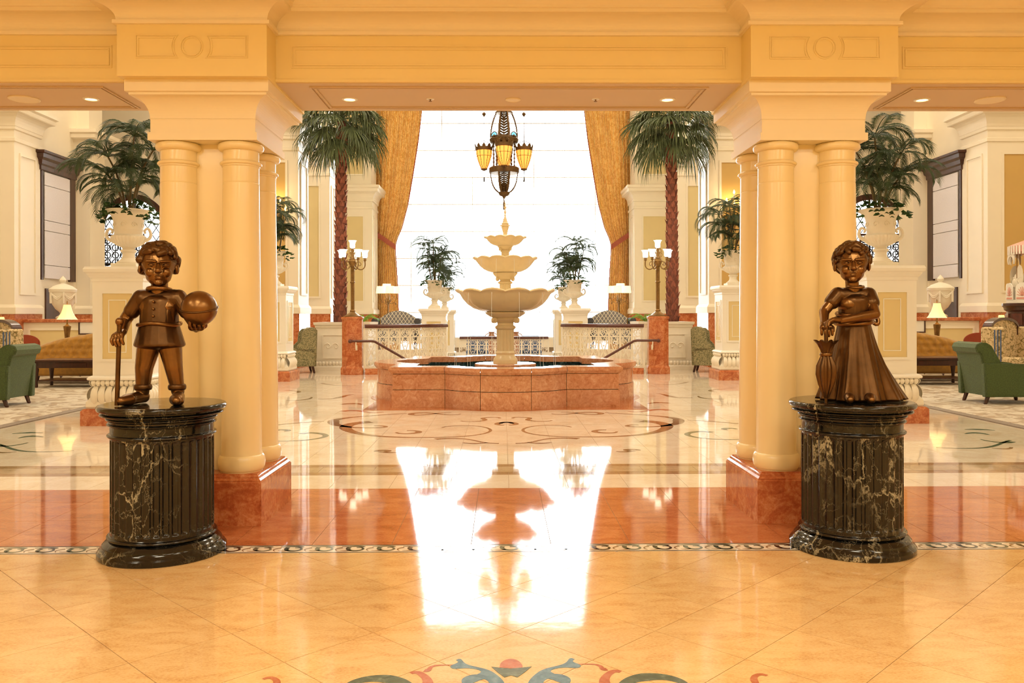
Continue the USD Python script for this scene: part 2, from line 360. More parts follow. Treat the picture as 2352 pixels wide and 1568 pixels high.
mat('mosaic', {'tc': ('texture_coordinate', {}), 'v': ('voronoi_texture', {'scale': 32.0, 'randomness': 0.0}), 'n': ('noise_texture', {'scale': 300.0}), 'r': ('rgb_ramp', {'ramp': [(0.0, lin('16282c')), (0.7, lin('32525a')), (1.0, lin('5d8288'))]}), 's': ('rgb_to_bw', {}),
    'p': ('principled_bsdf', {'roughness': 0.15})}, [('tc.object', 'v.vector'), ('v.color', 's.color'), ('s.val', 'r.fac'), ('r.color', 'p.base_color')])
# ------------------------------------------------------------------ floor
def ground(px, py):
    """point of the floor that the photograph shows at (px, py)"""
    d = 2712.0 / (py - 724.0)
    return np.array([(px - 1154.0) * d / 1937.0 - 0.05, d])

floor = thing('floor', 'polished stone floor of gold, red and cream tiles with inlaid scrolls', 'floor', kind='structure')
WELL = sg.Polygon([(-3.1, 20.35), (3.1, 20.35), (1.5, 21.65), (1.45, 22.3), (2.48, 22.3), (2.48, 36.9), (-2.48, 36.9), (-2.48, 22.3), (-1.45, 22.3), (-1.5, 21.65)])
part(floor, 'bed', move(extrude(sg.box(-16, -5, 16, 37).difference(WELL), 0.2), z=-0.2025), 'floor_bed')
big, rest = [], {}
def tile(poly, m, z0=-0.012, z1=0.0, seen=True):
    if poly.is_empty or poly.area < 0.002: return
    for g in getattr(poly, 'geoms', [poly]):
        if g.area < 0.002: continue
        q = move(extrude(g, z1 - z0), z=z0)
        c = g.centroid
        vis = seen and c.y > 2.7 and abs(c.x) < 0.63 * c.y + 0.3
        if vis: big.append((g.area / c.y ** 3, q, m))
        else: rest.setdefault(m, []).append(q)
GAP = 0.0015
s = 0.624 / math.sqrt(2)
front = sg.box(-16, -5, 16, 4.992)
for i in range(-30, 42):
    for j in range(-30, 42):
        # diagonal tiles: corners where y - x and y + x are multiples of 0.624
        u, v = 1.86 + i * 0.624, 1.86 + j * 0.624
        cx, cy = (v - u) / 2, (u + v + 0.624) / 2
        if not (-16.3 < cx < 16.3 and -5.3 < cy < 5.4): continue
        h = 0.312 - GAP * 1.4
        tile(sg.Polygon([(cx, cy - h), (cx + h, cy), (cx, cy + h), (cx - h, cy)]).intersection(front), 'tile_gold')
TW = 0.487
def rows(ys, m, off, xmax=16.0, clip=None):
    for y0, y1 in zip(ys[:-1], ys[1:]):
        n = int(xmax / TW) + 1
        for k in range(-n, n + 1):
            x0 = (k + off) * TW
            g = sg.box(x0 + GAP, y0 + GAP, x0 + TW - GAP, y1 - GAP)
            if clip is not None: g = g.intersection(clip)
            tile(g, m)
rows([5.166, 5.807, 6.385, 6.84], 'tile_red', 0.5)
rows([6.84, 7.416], 'tile_cream', 0.0)
rows([7.416, 7.55], 'tile_brown', 0.0); rows([7.55, 7.81], 'tile_tan', 0.5); rows([7.81, 7.934], 'tile_brown', 0.0)
hall_area = sg.box(-16, 7.934, 16, 37).difference(WELL)
rows(list(np.arange(7.934, 37.1, 0.56)), 'tile_cream', 0.0, clip=hall_area)
big.sort(key=lambda t: -t[0])
for a, q, m in big[:298]: part(floor, 'tile', q, m)
for a, q, m in big[298:]: rest.setdefault(m, []).append(q)
for m in sorted(rest): part(floor, 'far_tiles', join(rest[m]), m, kind='stuff', label='tiles farther off')
# border strip with a running scroll
part(floor, 'border_strip', box(-7, 7, 4.994, 5.164, -0.012, 0.0), 'tile_cream', label='cream strip inlaid with a running dark scroll')
for y in (5.003, 5.155): part(floor, 'border_line', box(-7, 7, y - 0.006, y + 0.006, -0.01, 0.0006), 'inlay_black')

def ribbon(pts, w0, w1=None, n=40, wm=None):
    """flat inlaid stroke along a smooth line, its width running from w0 over wm to w1"""
    p = spline(pts, n); w1 = w0 if w1 is None else w1
    t = np.linspace(0, 1, n); w = w0 + (w1 - w0) * t
    if wm is not None: w = np.where(t < 0.5, w0 + (wm - w0) * t * 2, wm + (w1 - wm) * (t * 2 - 1))
    d = np.gradient(p, axis=0); d /= np.linalg.norm(d, axis=1, keepdims=True) + 1e-9
    nn = np.stack([-d[:, 1], d[:, 0]], 1)
    L, R = p + nn * w[:, None] / 2, p - nn * w[:, None] / 2
    V = np.vstack([np.c_[R, np.zeros(n)], np.c_[L, np.zeros(n)]])
    i = np.arange(n - 1)
    F = np.vstack([np.stack([i, i + 1, i + n + 1], 1), np.stack([i, i + n + 1, i + n], 1)])
    return trimesh.Trimesh(V, F, process=False)
INLAY = 0.0009
def flip(m):
    v = np.array(m.vertices); v[:, 0] *= -1
    return trimesh.Trimesh(v, np.array(m.faces)[:, ::-1], process=False)
tq = np.linspace(0.2, 2 * PI * 0.92, 24)
def scroll_unit():
    a = np.stack([0.060 * (1 - tq / 9.5) * np.cos(tq + 2.4), 0.060 * (1 - tq / 9.5) * np.sin(tq + 2.4)], 1)
    a = np.vstack([[(0.10, 0.045)], [(0.055, 0.052)], a[::1]]) if False else a
    return [ribbon(a, 0.030, 0.010, 30), ribbon([(-0.10, 0.045), (-0.05, 0.05), (0.0, 0.052), (0.035, 0.035)], 0.008, 0.028, 16),
            ribbon([(-0.095, -0.04), (-0.06, -0.045), (-0.035, -0.03)], 0.004, 0.02, 12), ribbon([(0.075, -0.052), (0.06, -0.01), (0.095, 0.02)], 0.004, 0.016, 12)]
unit = scroll_unit()
for k in range(-20, 21):
    part(floor, 'border_scroll', move(join(unit[:2]), k * 0.185, 5.079, INLAY), 'inlay_black' if k % 2 else 'inlay_green')
    part(floor, 'border_leaf', move(join(unit[2:]), k * 0.185, 5.079, INLAY), 'inlay_brown')
# scrolls round the fountain, drawn where the photograph shows them; the far ones repeat round the basin
def strokes(lst, ox, oy, sc):
    for pts, w, m in lst:
        g = np.array([ground(ox + x / sc, oy + y / sc) for x, y in pts])
        g = ribbon(g, w[0], w[2], 48, w[1])
        for q in (g, flip(g)): part(floor, 'scroll_inlay', move(q, z=INLAY), m)
strokes([
    ([(855, 250), (900, 243), (1000, 242), (1082, 258), (1060, 278), (980, 290), (850, 296), (700, 296), (560, 290), (470, 278), (415, 262), (400, 246), (430, 232), (520, 222)], (.03, .05, .20), 'inlay_brown'),
    ([(345, 222), (360, 236), (420, 246), (520, 250), (590, 246), (575, 241), (535, 241)], (.16, .07, .05), 'inlay_brown'),
    ([(345, 222), (370, 208), (440, 199), (560, 190), (690, 182)], (.16, .06, .04), 'inlay_brown'),
    ([(640, 272), (700, 278), (745, 272), (730, 265), (690, 264)], (.03, .09, .05), 'inlay_tan' if False else 'inlay_brown'),
    ([(945, 186), (900, 190), (830, 184), (760, 180), (715, 183), (725, 190), (780, 189), (830, 183), (900, 179)], (.03, .1, .03), 'inlay_brown'),
    ([(1150, 240), (1120, 232), (1155, 226), (1190, 232)], (.05, .1, .05), 'inlay_brown'),
    ([(945, 218), (1010, 222), (1060, 214), (1050, 206), (1090, 202), (1130, 207)], (.03, .07, .04), 'inlay_brown'),
    ([(825, 305), (880, 302), (960, 304), (1010, 312), (1060, 322), (1125, 326)], (.10, .04, .05), 'inlay_brown'),
    ([(955, 322), (1010, 326), (1070, 322)], (.03, .08, .03), 'inlay_brown'),
    ([(545, 362), (575, 357), (600, 359), (585, 364), (560, 363)], (.05, .08, .03), 'inlay_brown'),
    ([(585, 366), (610, 368), (650, 366)], (.06, .05, .02), 'inlay_brown'),
    ([(60, 311), (140, 311), (230, 305), (300, 292), (285, 277), (235, 273), (190, 277)], (.03, .06, .10), 'inlay_green'),
    ([(60, 236), (150, 228), (230, 222), (300, 219)], (.05, .05, .03), 'inlay_brown'),
    ([(70, 262), (110, 258), (130, 262), (110, 266)], (.04, .1, .03), 'inlay_green'),
    ([(290, 38), (330, 46), (400, 50), (450, 49)], (.08, .06, .03), 'inlay_brown'),
    ([(110, 72), (160, 74), (180, 80), (150, 86)], (.03, .10, .03), 'inlay_brown'),
    ([(380, 138), (430, 135), (480, 141)], (.08, .16, .04), 'inlay_brown'),
    ([(270, 112), (330, 112), (380, 104), (440, 92)], (.05, .12, .03), 'inlay_brown'),
    ([(120, 120), (180, 118), (240, 104)], (.03, .08, .03), 'inlay_brown'),
    ([(385, 172), (430, 168), (480, 172), (520, 178), (580, 176)], (.12, .10, .05), 'inlay_rust'),
], 600, 860, 2.063)
strokes([
    ([(0, 230), (60, 250), (160, 266), (260, 266), (350, 262)], (.04, .05, .02), 'inlay_green'),
    ([(0, 236), (50, 240), (110, 232), (140, 225)], (.10, .05, .02), 'inlay_green'),
    ([(0, 262), (40, 270), (90, 266)], (.03, .06, .02), 'inlay_brown'),
    ([(70, 184), (130, 180), (210, 180)], (.03, .12, .02), 'inlay_green'),
    ([(100, 204), (150, 196), (210, 200)], (.03, .12, .02), 'inlay_green'),
], 0, 900, 2.0)
# the large inlaid flower at the bottom of the view
nflat = [0]
def flat(pts, m, both=True, name='flower_inlay', smooth=True):
    g = np.array([ground(590 + x / 2.0103, 1480 + y / 2.0103) for x, y in pts])
    if smooth:
        h = np.vstack([g, g[:1]]); from_sp = spline(h, 5 * len(h)); g = from_sp[:-1]
    po = sg.Polygon(g).buffer(0)
    nflat[0] += 1
    q = move(extrude(po, 0.004), z=INLAY - 0.004 + 0.0002 * nflat[0])
    part(floor, name, q, m)
    if both: part(floor, name, flip(q), m)
flat([(917, 70), (935, 65), (952, 80), (1000, 100), (1060, 115), (1105, 140), (1120, 200), (1085, 200), (1060, 165), (1010, 140), (1030, 128), (960, 108), (895, 107), (890, 100), (912, 88)], 'inlay_blue')
flat([(1055, 158), (1000, 138), (960, 148), (942, 165), (955, 182), (990, 178), (1020, 166)], 'inlay_blue')
flat([(1117, 106), (1125, 85), (1150, 70), (1175, 67), (1200, 74), (1218, 90), (1222, 106), (1170, 110)], 'inlay_rust', False)
flat([(1080, 103), (1120, 108), (1170, 112), (1222, 108), (1265, 103), (1235, 128), (1200, 152), (1170, 143), (1140, 152), (1108, 128)], 'inlay_green', False, smooth=False)
def stroke2(pts, w, m):
    g = ribbon(np.array([ground(590 + x / 2.0103, 1480 + y / 2.0103) for x, y in pts]), w[0], w[2], 40, w[1])
    for q in (g, flip(g)): part(floor, 'flower_inlay', move(q, z=INLAY), m)
stroke2([(770, 117), (786, 117), (800, 103), (850, 93), (905, 92)], (.026, .011, .006), 'inlay_rust')
stroke2([(708, 130), (735, 126), (765, 140), (785, 165), (775, 200)], (.022, .034, .05), 'inlay_rust')
stroke2([(30, 152), (65, 146), (88, 156), (86, 185), (70, 230)], (.016, .03, .012), 'inlay_rust')
stroke2([(400, 215), (430, 178), (500, 157), (570, 153), (640, 162), (700, 190), (720, 240)], (.02, .07, .02), 'inlay_green')
# sunken landing between the balustrades
struct('floor', move(extrude(sg.box(-3.2, 20.3, 3.2, 37), 0.15), z=-0.60), 'tile_cream', 'lower landing floor behind the fountain, reached by three steps', cat='floor')
steps = thing('steps', 'cream stone steps going down behind the fountain', 'steps', kind='structure')
for k in range(3):
    y0 = 20.38 + 0.36 * k
    w = 2.95 - 0.42 * k
    part(steps, 'step', cbox(-w, w, y0, y0 + 1.2 - 0.3 * k, -0.45, -0.13 - 0.11 * k), 'tile_cream')
# raised lounge floors behind the balustrades
for sx in (-1, 1):
    MIRROR = sx > 0
    struct('floor', box(-7.0, -2.5, 24.4, 37, 0.0, 0.42), 'tile_cream', 'raised lounge floor behind the %s balustrade' % ('left' if sx < 0 else 'right'), cat='floor')
MIRROR = False
struct('ground', box(-60, 60, 37.3, 140, -1.0, -0.8), 'white_paint', 'pale sunlit terrace outside the tall window', cat='ground')

# ------------------------------------------------------------------ foyer: beam, cornice, pillars
def cornice_profile():
    pr = [(0.0, 3.288), (0.022, 3.290), (0.022, 3.314), (0.006, 3.318), (0.006, 3.326)]
    for t in np.linspace(0, PI / 2, 12):
        pr.append((0.006 + 0.115 * (1 - math.cos(t)), 3.326 + 0.080 * math.sin(t)))
    pr += [(0.135, 3.408), (0.135, 3.430), (0.150, 3.434), (0.150, 3.450), (0.19, 3.49), (0.24, 3.52), (0.25, 3.55), (0.25, 3.60)]
    return pr
BY0, BY1 = 5.71, 6.49
beam = thing('trim', 'cream and gold beam with recessed panels spanning above the pillars', 'beam', kind='structure')
bprof = [(-0.02, 2.974), (0.012, 2.976), (0.012, 2.992), (0.0, 2.995), (0.0, 3.288)]
part(beam, 'fascia', rect_loft(0, (BY0 + BY1) / 2, 7.0, (BY1 - BY0) / 2, bprof), 'fascia')
part(beam, 'soffit', box(-6.98, 6.98, BY0 + 0.01, BY1 - 0.01, 2.970, 2.98), 'soffit_paint')
part(beam, 'cornice', rect_loft(0, (BY0 + BY1) / 2, 7.0, (BY1 - BY0) / 2, cornice_profile()), 'trim')
X, Y, Z = np.eye(3)
def face_ring(poly, y, h=0.006, t=0.006):
    """raised moulding line round a polygon (x, z) on a face that looks towards the camera"""
    r = poly.difference(poly.buffer(-t)).union(poly.buffer(-2.6 * t).difference(poly.buffer(-4.0 * t)))
    return plate(r, h, [0, y, 0], X, Z)
def soffit_ring(x0, x1, y0, y1, t=0.012):
    p = sg.box(x0, y0, x1, y1); r = p.difference(p.buffer(-t)).union(p.buffer(-2.2 * t).difference(p.buffer(-3.4 * t)))
    return move(extrude(r, 0.012), z=2.960)
for x0, x1 in ((-1.47, 1.475), (-5.6, -2.675), (2.675, 5.6)):
    part(beam, 'panel_moulding', face_ring(sg.box(x0, 3.070, x1, 3.222), BY0, 0.006, 0.007), 'fascia')
    part(beam, 'soffit_moulding', soffit_ring(x0 + 0.10, x1 - 0.10, BY0 + 0.08, BY1 - 0.10), 'soffit_paint')

# columns, shared by both pillars
def column_shaft():
    pr = [(0.140, 0.34), (0.140, 0.46)]
    for t in np.linspace(0, 1, 14): pr.append((0.134 - 0.012 * t ** 1.6, 0.47 + t * (2.302 - 0.47)))
    pr += [(0.1215, 2.304), (0.119, 2.308), (0.1215, 2.312), (0.121, 2.415), (0.127, 2.42), (0.127, 2.428)]
    for t in np.linspace(-PI / 2, PI / 2, 8): pr.append((0.127 + 0.013 * math.cos(t), 2.440 + 0.012 * math.sin(t)))
    pr += [(0.124, 2.456), (0.120, 2.46), (0.120, 2.53)]
    return lathe(pr, 48)
def torus_ring(r, z0, z1, bulge):
    return lathe([(r - 0.03, z0)] + [(r + bulge * math.sin(t) ** 0.8 if 0 < t < PI else r, z0 + (z1 - z0) * (1 - math.cos(t)) / 2) for t in np.linspace(0, PI, 14)] + [(r - 0.03, z1)], 48)
def abacus_profile():
    pr = [(0.0, 2.58), (0.0, 2.632), (-0.014, 2.635), (-0.014, 2.716), (-0.011, 2.722), (-0.014, 2.726)]
    for t in np.linspace(0, PI / 2, 14): pr.append((-0.012 + 0.098 * (1 - math.cos(t)), 2.726 + 0.134 * math.sin(t)))
    pr += [(0.088, 2.862), (0.088, 2.876), (0.107, 2.880), (0.107, 2.955)]
    return pr
for sx, side in ((-1, 'left'), (1, 'right')):
    pillar = thing('pillar', 'cluster of cream columns on a red marble plinth %s of the hall opening' % side, 'pillar', (sx * 2.06, 6.04, 0), kind='structure')
    part(pillar, 'plinth', rect_loft(0, 0, 0.40, 0.40, [(0.0, 0.0), (0.0, 0.285), (-0.006, 0.292), (-0.006, 0.300), (-0.02, 0.312), (-0.026, 0.326), (-0.034, 0.330), (-0.040, 0.34)]), 'red_marble')
    part(pillar, 'pier', box(-0.2, 0.2, -0.2, 0.2, 0.34, 2.59), 'column')
    for cx in (-0.213, 0.213):
        for cy in (-0.213, 0.213):
            c = part(pillar, 'column', move(column_shaft(), cx, cy), 'column', smooth=35)
            part(c, 'base_ring', move(torus_ring(0.128, 0.34, 0.455, 0.03), cx, cy), 'column', smooth=40)
            part(c, 'top_ring', move(torus_ring(0.120, 2.525, 2.582, 0.033), cx, cy), 'column', smooth=40)
    part(pillar, 'capital', rect_loft(0, 0, 0.365, 0.365, abacus_profile()), 'trim')
    part(pillar, 'entablature', rect_loft(0, -0.03, 0.484, 0.52, [(0, 2.955), (0, 3.29)]), 'fascia')
    part(pillar, 'cornice', rect_loft(0, -0.03, 0.484, 0.52, cornice_profile()), 'trim')
    yf = -0.55
    hole = sg.Point(0, 3.145).buffer(0.115, 24)
    for q in (-1, 1):
        p = sg.box(min(q * 0.125, q * 0.362) - (0.05 if q > 0 else 0), 3.07, max(q * 0.125, q * 0.362) + (0.05 if q < 0 else 0), 3.22).difference(hole)
        p = p.intersection(sg.box(-0.362, 3, 0.362, 3.3)).intersection(sg.box(0.085, 3, 1, 3.3) if q > 0 else sg.box(-1, 3, -0.085, 3.3))
        part(pillar, 'panel_moulding', face_ring(p, yf, 0.005, 0.005), 'fascia')
    part(pillar, 'roundel', face_ring(sg.Point(0, 3.145).buffer(0.074, 24), yf, 0.005, 0.005), 'fascia')

# recessed downlights, sprinklers and speaker in the beam's underside
def disc(r, z0, z1, n=32): return lathe([(r, z0), (r, z1)], n)
for i, (x, lab) in enumerate(((-1.155, 'lit recessed downlight under the beam, left of the chandelier'), (1.155, 'lit recessed downlight under the beam, right of the chandelier'),
               (-3.02, 'lit recessed downlight under the beam at far left, above the urn palm'), (3.02, 'lit recessed downlight under the beam at far right, above the urn palm'))):
    t = thing('downlight', lab, 'ceiling light', (x, 6.13, 2.97), group=None)
    part(t, 'trim_ring', lathe([(0.040, -0.001), (0.042, -0.007), (0.056, -0.005), (0.058, 0.0)], 32, False), 'white_paint')
    part(t, 'lamp', disc(0.041, -0.003, 0.0), 'downlight_glow')
for x, lab in ((-0.57, 'small sprinkler rosette under the beam, left of the round cover'), (0.63, 'small sprinkler rosette under the beam, right of the round cover')):
    t = thing('sprinkler', lab, 'sprinkler', (x, 6.12, 2.97))
    part(t, 'rosette', lathe([(0.030, 0.0), (0.028, -0.004), (0.012, -0.006), (0.010, -0.002)][::-1], 24), 'white_paint')
    part(t, 'head', lathe([(0.012, -0.02), (0.012, -0.017), (0.004, -0.016), (0.004, 0.0)], 12), 'lamp_bronze')
for x, lab in ((0.03, 'round cream cover in the middle of the beam underside'), (-3.50, 'round cream hatch under the beam at far left'), (3.52, 'round cream hatch under the beam at far right')):
    r = 0.055 if abs(x) < 1 else 0.105
    top('ceiling_cover', move(lathe([(r * 0.84, -0.007), (r * 0.9, -0.010), (r, -0.006), (r, 0.0)], 40), x, 6.13, 2.97), 'trim', lab, 'cover', smooth=40)

# foyer shell behind and beside the camera
struct('ceiling', box(-7.2, 7.2, -5, 6.5, 3.72, 3.95), 'ceiling_paint', 'foyer ceiling above the camera', cat='ceiling')
for i, (x, y) in enumerate(FOYER):
    p = sg.box(-0.52, -0.52, 0.52, 0.52).difference(sg.box(-0.45, -0.45, 0.45, 0.45))
    struct('trim', move(extrude(p, 0.05), x, y, 3.67), 'white_paint', 'square frame of an added foyer ceiling light panel', cat='trim')
for sx in (-1, 1):
    MIRROR = sx > 0
    sd = 'left' if sx < 0 else 'right'
    struct('wall_foyer', box(-7.2, -7.0, -5, 6.5, 0, 3.72), 'fascia', 'foyer side wall on the ' + sd, cat='wall')
    struct('wall_front', box(-16, -7.0, 6.5, 6.7, 0, 12.5), 'hall_cream', 'hall front wall beside the foyer on the ' + sd, cat='wall')
    struct('wall_side', box(-16.2, -16, 6.5, 30, 0, 12.5), 'hall_cream', 'hall outer wall on the ' + sd, cat='wall')
MIRROR = False
struct('wall_entrance', box(-7.2, 7.2, -5.2, -5, 0, 3.72), 'fascia', 'foyer entrance wall behind the camera', cat='wall')
struct('wall_over_beam', box(-7.0, 7.0, 6.3, 6.55, 3.45, 12.5), 'hall_cream', 'hall wall above the beam', cat='wall')
struct('ceiling', box(-16.2, 16.2, 6.3, 37.2, 12.5, 12.7), 'hall_cream', 'high ceiling of the lounge hall', cat='ceiling')

# ------------------------------------------------------------------ hall: piers, alcoves, window
def pier_profile(z0=0.0, zt=12.5):
    pr = [(0.0, 1.45), (0.06, 1.46), (0.06, 1.62), (0.02, 1.68), (0.0, 1.70), (0.0, 5.80), (0.03, 5.82), (0.03, 5.90), (0.0, 5.92), (0.0, 6.10), (0.04, 6.12), (0.04, 6.20)]
    for t in np.linspace(0, PI / 2, 7): pr.append((0.05 + 0.20 * (1 - math.cos(t)), 6.20 + 0.30 * math.sin(t)))
    pr += [(0.27, 6.52), (0.27, 6.62), (0.33, 6.66), (0.33, 6.76), (0.05, 6.80), (0.0, 6.82), (-0.05, 6.85), (-0.05, zt)]
    return pr
def panel_xz(t, x0, x1, z0, z1, y, frame, field):
    """raised frame and a tinted field on a face that looks to -y"""
    part(t, 'panel_frame', plate(sg.box(x0, z0, x1, z1).difference(sg.box(x0 + .06, z0 + .06, x1 - .06, z1 - .06)), 0.03, [0, y, 0], X, Z), frame)
    part(t, 'panel_field', box(x0 + .06, x1 - .06, y - 0.006, y + 0.001, z0 + .06, z1 - .06), field)
def panel_yz(t, y0, y1, z0, z1, x, frame, field):
    """the same on a face that looks to +x"""
    part(t, 'panel_frame', plate(sg.box(y0, z0, y1, z1).difference(sg.box(y0 + .06, z0 + .06, y1 - .06, z1 - .06)), 0.03, [x, 0, 0], Y, Z), frame)
    part(t, 'panel_field', box(x - 0.001, x + 0.006, y0 + .06, y1 - .06, z0 + .06, z1 - .06), field)
def pier(lab, x0, x1, y0, y1, px=0.28, field='hall_panel'):
    t = thing('pier', lab, 'pier', kind='structure')
    cx, cy, hx, hy = (x0 + x1) / 2, (y0 + y1) / 2, (x1 - x0) / 2, (y1 - y0) / 2
    part(t, 'base', box(x0 - .03, x1 + .03, y0 - .03, y1 + .03, 0, 1.455), 'red_marble')
    part(t, 'shaft', rect_loft(cx, cy, hx, hy, pier_profile()), 'hall_cream')
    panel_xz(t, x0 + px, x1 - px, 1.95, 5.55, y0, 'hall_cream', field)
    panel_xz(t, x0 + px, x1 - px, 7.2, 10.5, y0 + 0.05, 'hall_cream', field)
    panel_yz(t, y0 + 0.22, y1 - 0.22, 1.95, 5.55, x1, 'hall_cream', 'hall_cream')
    return t
for sx in (-1, 1):
    MIRROR = sx > 0
    sd = 'left' if sx < 0 else 'right'
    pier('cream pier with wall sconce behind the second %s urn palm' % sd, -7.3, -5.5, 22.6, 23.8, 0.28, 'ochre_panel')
    pier('cream panelled pier behind the %s fan palm' % sd, -6.95, -5.5, 26.7, 27.6)
    pier('tall cream pier beside the %s gold curtain' % sd, -7.2, -5.42, 34.9, 36.4, 0.32)
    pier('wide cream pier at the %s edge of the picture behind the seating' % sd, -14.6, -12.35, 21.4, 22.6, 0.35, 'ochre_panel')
    struct('wall_side', join([box(-7.4, -7.0, 23.8, 30.3, 7.4, 12.5), box(-7.4, -7.0, 30.0, 37, 0, 12.5)]), 'hall_cream', 'lounge side wall above the arcade between the %s piers' % sd, cat='wall')
    # seating alcove: low wall with a red marble cap, panelled
    lw = thing('low_wall', 'low panelled wall with a red marble cap behind the %s sofa' % sd, 'wall', kind='structure')
    part(lw, 'wall', box(-12.4, -7.2, 21.75, 22.2, 0, 1.24), 'hall_cream')
    part(lw, 'cap', cbox(-12.4, -7.2, 21.68, 22.27, 1.24, 1.33, 0.015), 'red_marble')
    for x0 in (-12.2, -10.55, -8.9): panel_xz(lw, x0, x0 + 1.5, 0.45, 1.1, 21.75, 'hall_cream', 'hall_panel')
    # window bay with a roman blind on the alcove's side
    bw = thing('wall_bay', 'alcove wall with dark wooden window cornice on the ' + sd, 'wall', kind='structure')
    part(bw, 'wall', box(-12.9, -12.4, 22.6, 24.6, 0, 12.5), 'hall_cream')
    part(bw, 'window_surround', join([box(-12.41, -12.33, 22.62, 22.72, 2.38, 5.35), box(-12.41, -12.33, 24.12, 24.42, 2.38, 5.35)]), 'dark_wood')
    part(bw, 'window_cornice', rect_loft(-12.42, 23.5, 0.10, 0.92, [(0, 5.30), (0.02, 5.32), (0.02, 5.42), (0.06, 5.46), (0.08, 5.56), (0.14, 5.62), (0.15, 5.72), (0.2, 5.74), (0.2, 5.80)]), 'dark_wood')
    part(bw, 'door_panel', box(-12.42, -12.36, 22.9, 24.0, 0, 2.15), 'dark_wood')
    bl = thing('roman_blind', 'pale roman blind drawn down over the %s alcove window' % sd, 'blind', (0, 0, 0))
    zs = [2.42, 2.78, 3.70, 3.98, 4.92, 5.28]
    for z0, z1 in zip(zs[:-1], zs[1:]):
        part(bl, 'fold', cbox(-12.33, -12.30, 22.75, 24.05, z0, z1 - 0.012, 0.008), 'blind_fabric')
    pl = thing('pilaster', 'cream pilaster closing the %s alcove' % sd, 'pilaster', kind='structure')
    part(pl, 'base', box(-12.95, -11.95, 24.5, 25.5, 0, 1.45), 'red_marble')
    part(pl, 'shaft', rect_loft(-12.45, 25.0, 0.47, 0.45, pier_profile()), 'hall_cream')
    # back wall of the alcove with a tall arched window
    arch = sg.box(-14.3, 1.4, -11.9, 4.4).union(shapely.affinity.scale(sg.Point(-13.1, 4.4).buffer(1.2, 24), 1, 1.05))
    wall = sg.box(-16.2, 0, -7.0, 12.5).difference(arch)
    struct('wall_alcove', plate(wall, 0.3, [0, 30.3, 0], X, Z), 'hall_cream', 'back wall of the %s seating alcove' % sd, cat='wall')
    wn = thing('window', 'arched window with a brown wooden frame and leaded panes at the %s back' % sd, 'window', kind='structure')
    part(wn, 'frame', plate(arch.buffer(0.05).difference(arch.buffer(-0.16)), 0.22, [0, 30.2, 0], X, Z), 'dark_wood')
    part(wn, 'pane', plate(arch.buffer(-0.1), 0.02, [0, 30.15, 0], X, Z), 'window_glass')
    part(wn, 'mullion', box(-13.14, -13.06, 30.05, 30.2, 1.4, 5.5), 'dark_wood')
    part(wn, 'transom', box(-14.2, -12.0, 30.06, 30.19, 3.2, 3.28), 'dark_wood')
    lead = []
    for k in range(-14, 15):
        for sgn in (-1, 1):
            l = sg.LineString([(-13.1 + k * 0.3 - 4, 3.4 - sgn * 6), (-13.1 + k * 0.3 + 4, 3.4 + sgn * 6)]).buffer(0.012)
            lead.append(l.intersection(arch.buffer(-0.12)))
    part(wn, 'lead_lattice', plate(shapely.union_all(lead), 0.02, [0, 30.13, 0], X, Z), 'iron', kind='stuff')
    gr = thing('grille', 'black scrolled iron grille low in the %s arched window' % sd, 'grille')
    ir = []
    for k in range(5):
        for j in range(5):
            cx, cz = -14.0 + k * 0.28, 3.05 - 0.02 + j * 0.26
            ir.append(tube([(cx + 0.11 * math.cos(a), 29.95, cz + 0.11 * math.sin(a)) for a in np.linspace(0, 2 * PI, 13)], 0.022, 5))
            ir.append(box(cx - 0.13, cx + 0.13, 29.94, 29.96, cz - 0.012, cz + 0.012))
            ir.append(box(cx - 0.012, cx + 0.012, 29.94, 29.96, cz - 0.12, cz + 0.12))
    part(gr, 'scrollwork', join(ir), 'iron', kind='stuff')
    part(gr, 'frame', plate(frame_poly(1.5, 1.45, 0.07), 0.05, [-13.44, 29.98, 3.56], X, Z), 'dark_wood')
MIRROR = False
# the tall end window
win = sg.box(-5.4, 0.35, 5.4, 12.2)
struct('wall_back', plate(sg.box(-7.4, -0.6, 7.4, 12.5).difference(win), 0.3, [0, 37.3, 0], X, Z), 'hall_cream', 'end wall round the tall window', cat='wall')
wn = thing('window', 'very tall bright window filling the end of the hall behind the fountain', 'window', kind='structure')
part(wn, 'frame', plate(win.difference(win.buffer(-0.09)), 0.2, [0, 37.2, 0], X, Z), 'white_paint')
nx, nz = 8, 10
xs, zs = np.linspace(-5.4, 5.4, nx + 1), np.linspace(0.35, 12.2, nz + 1)
for x in xs[1:-1]: part(wn, 'mullion', box(x - 0.009, x + 0.009, 37.05, 37.12, 0.4, 12.15), 'white_paint')
for z in zs[1:-1]: part(wn, 'glazing_bar', box(-5.35, 5.35, 37.055, 37.115, z - 0.012, z + 0.012), 'white_paint')
for i in range(nx):
    for j in range(nz):
        part(wn, 'pane', box(xs[i] + 0.012, xs[i + 1] - 0.012, 37.083, 37.089, zs[j] + 0.012, zs[j + 1] - 0.012), 'window_glass')
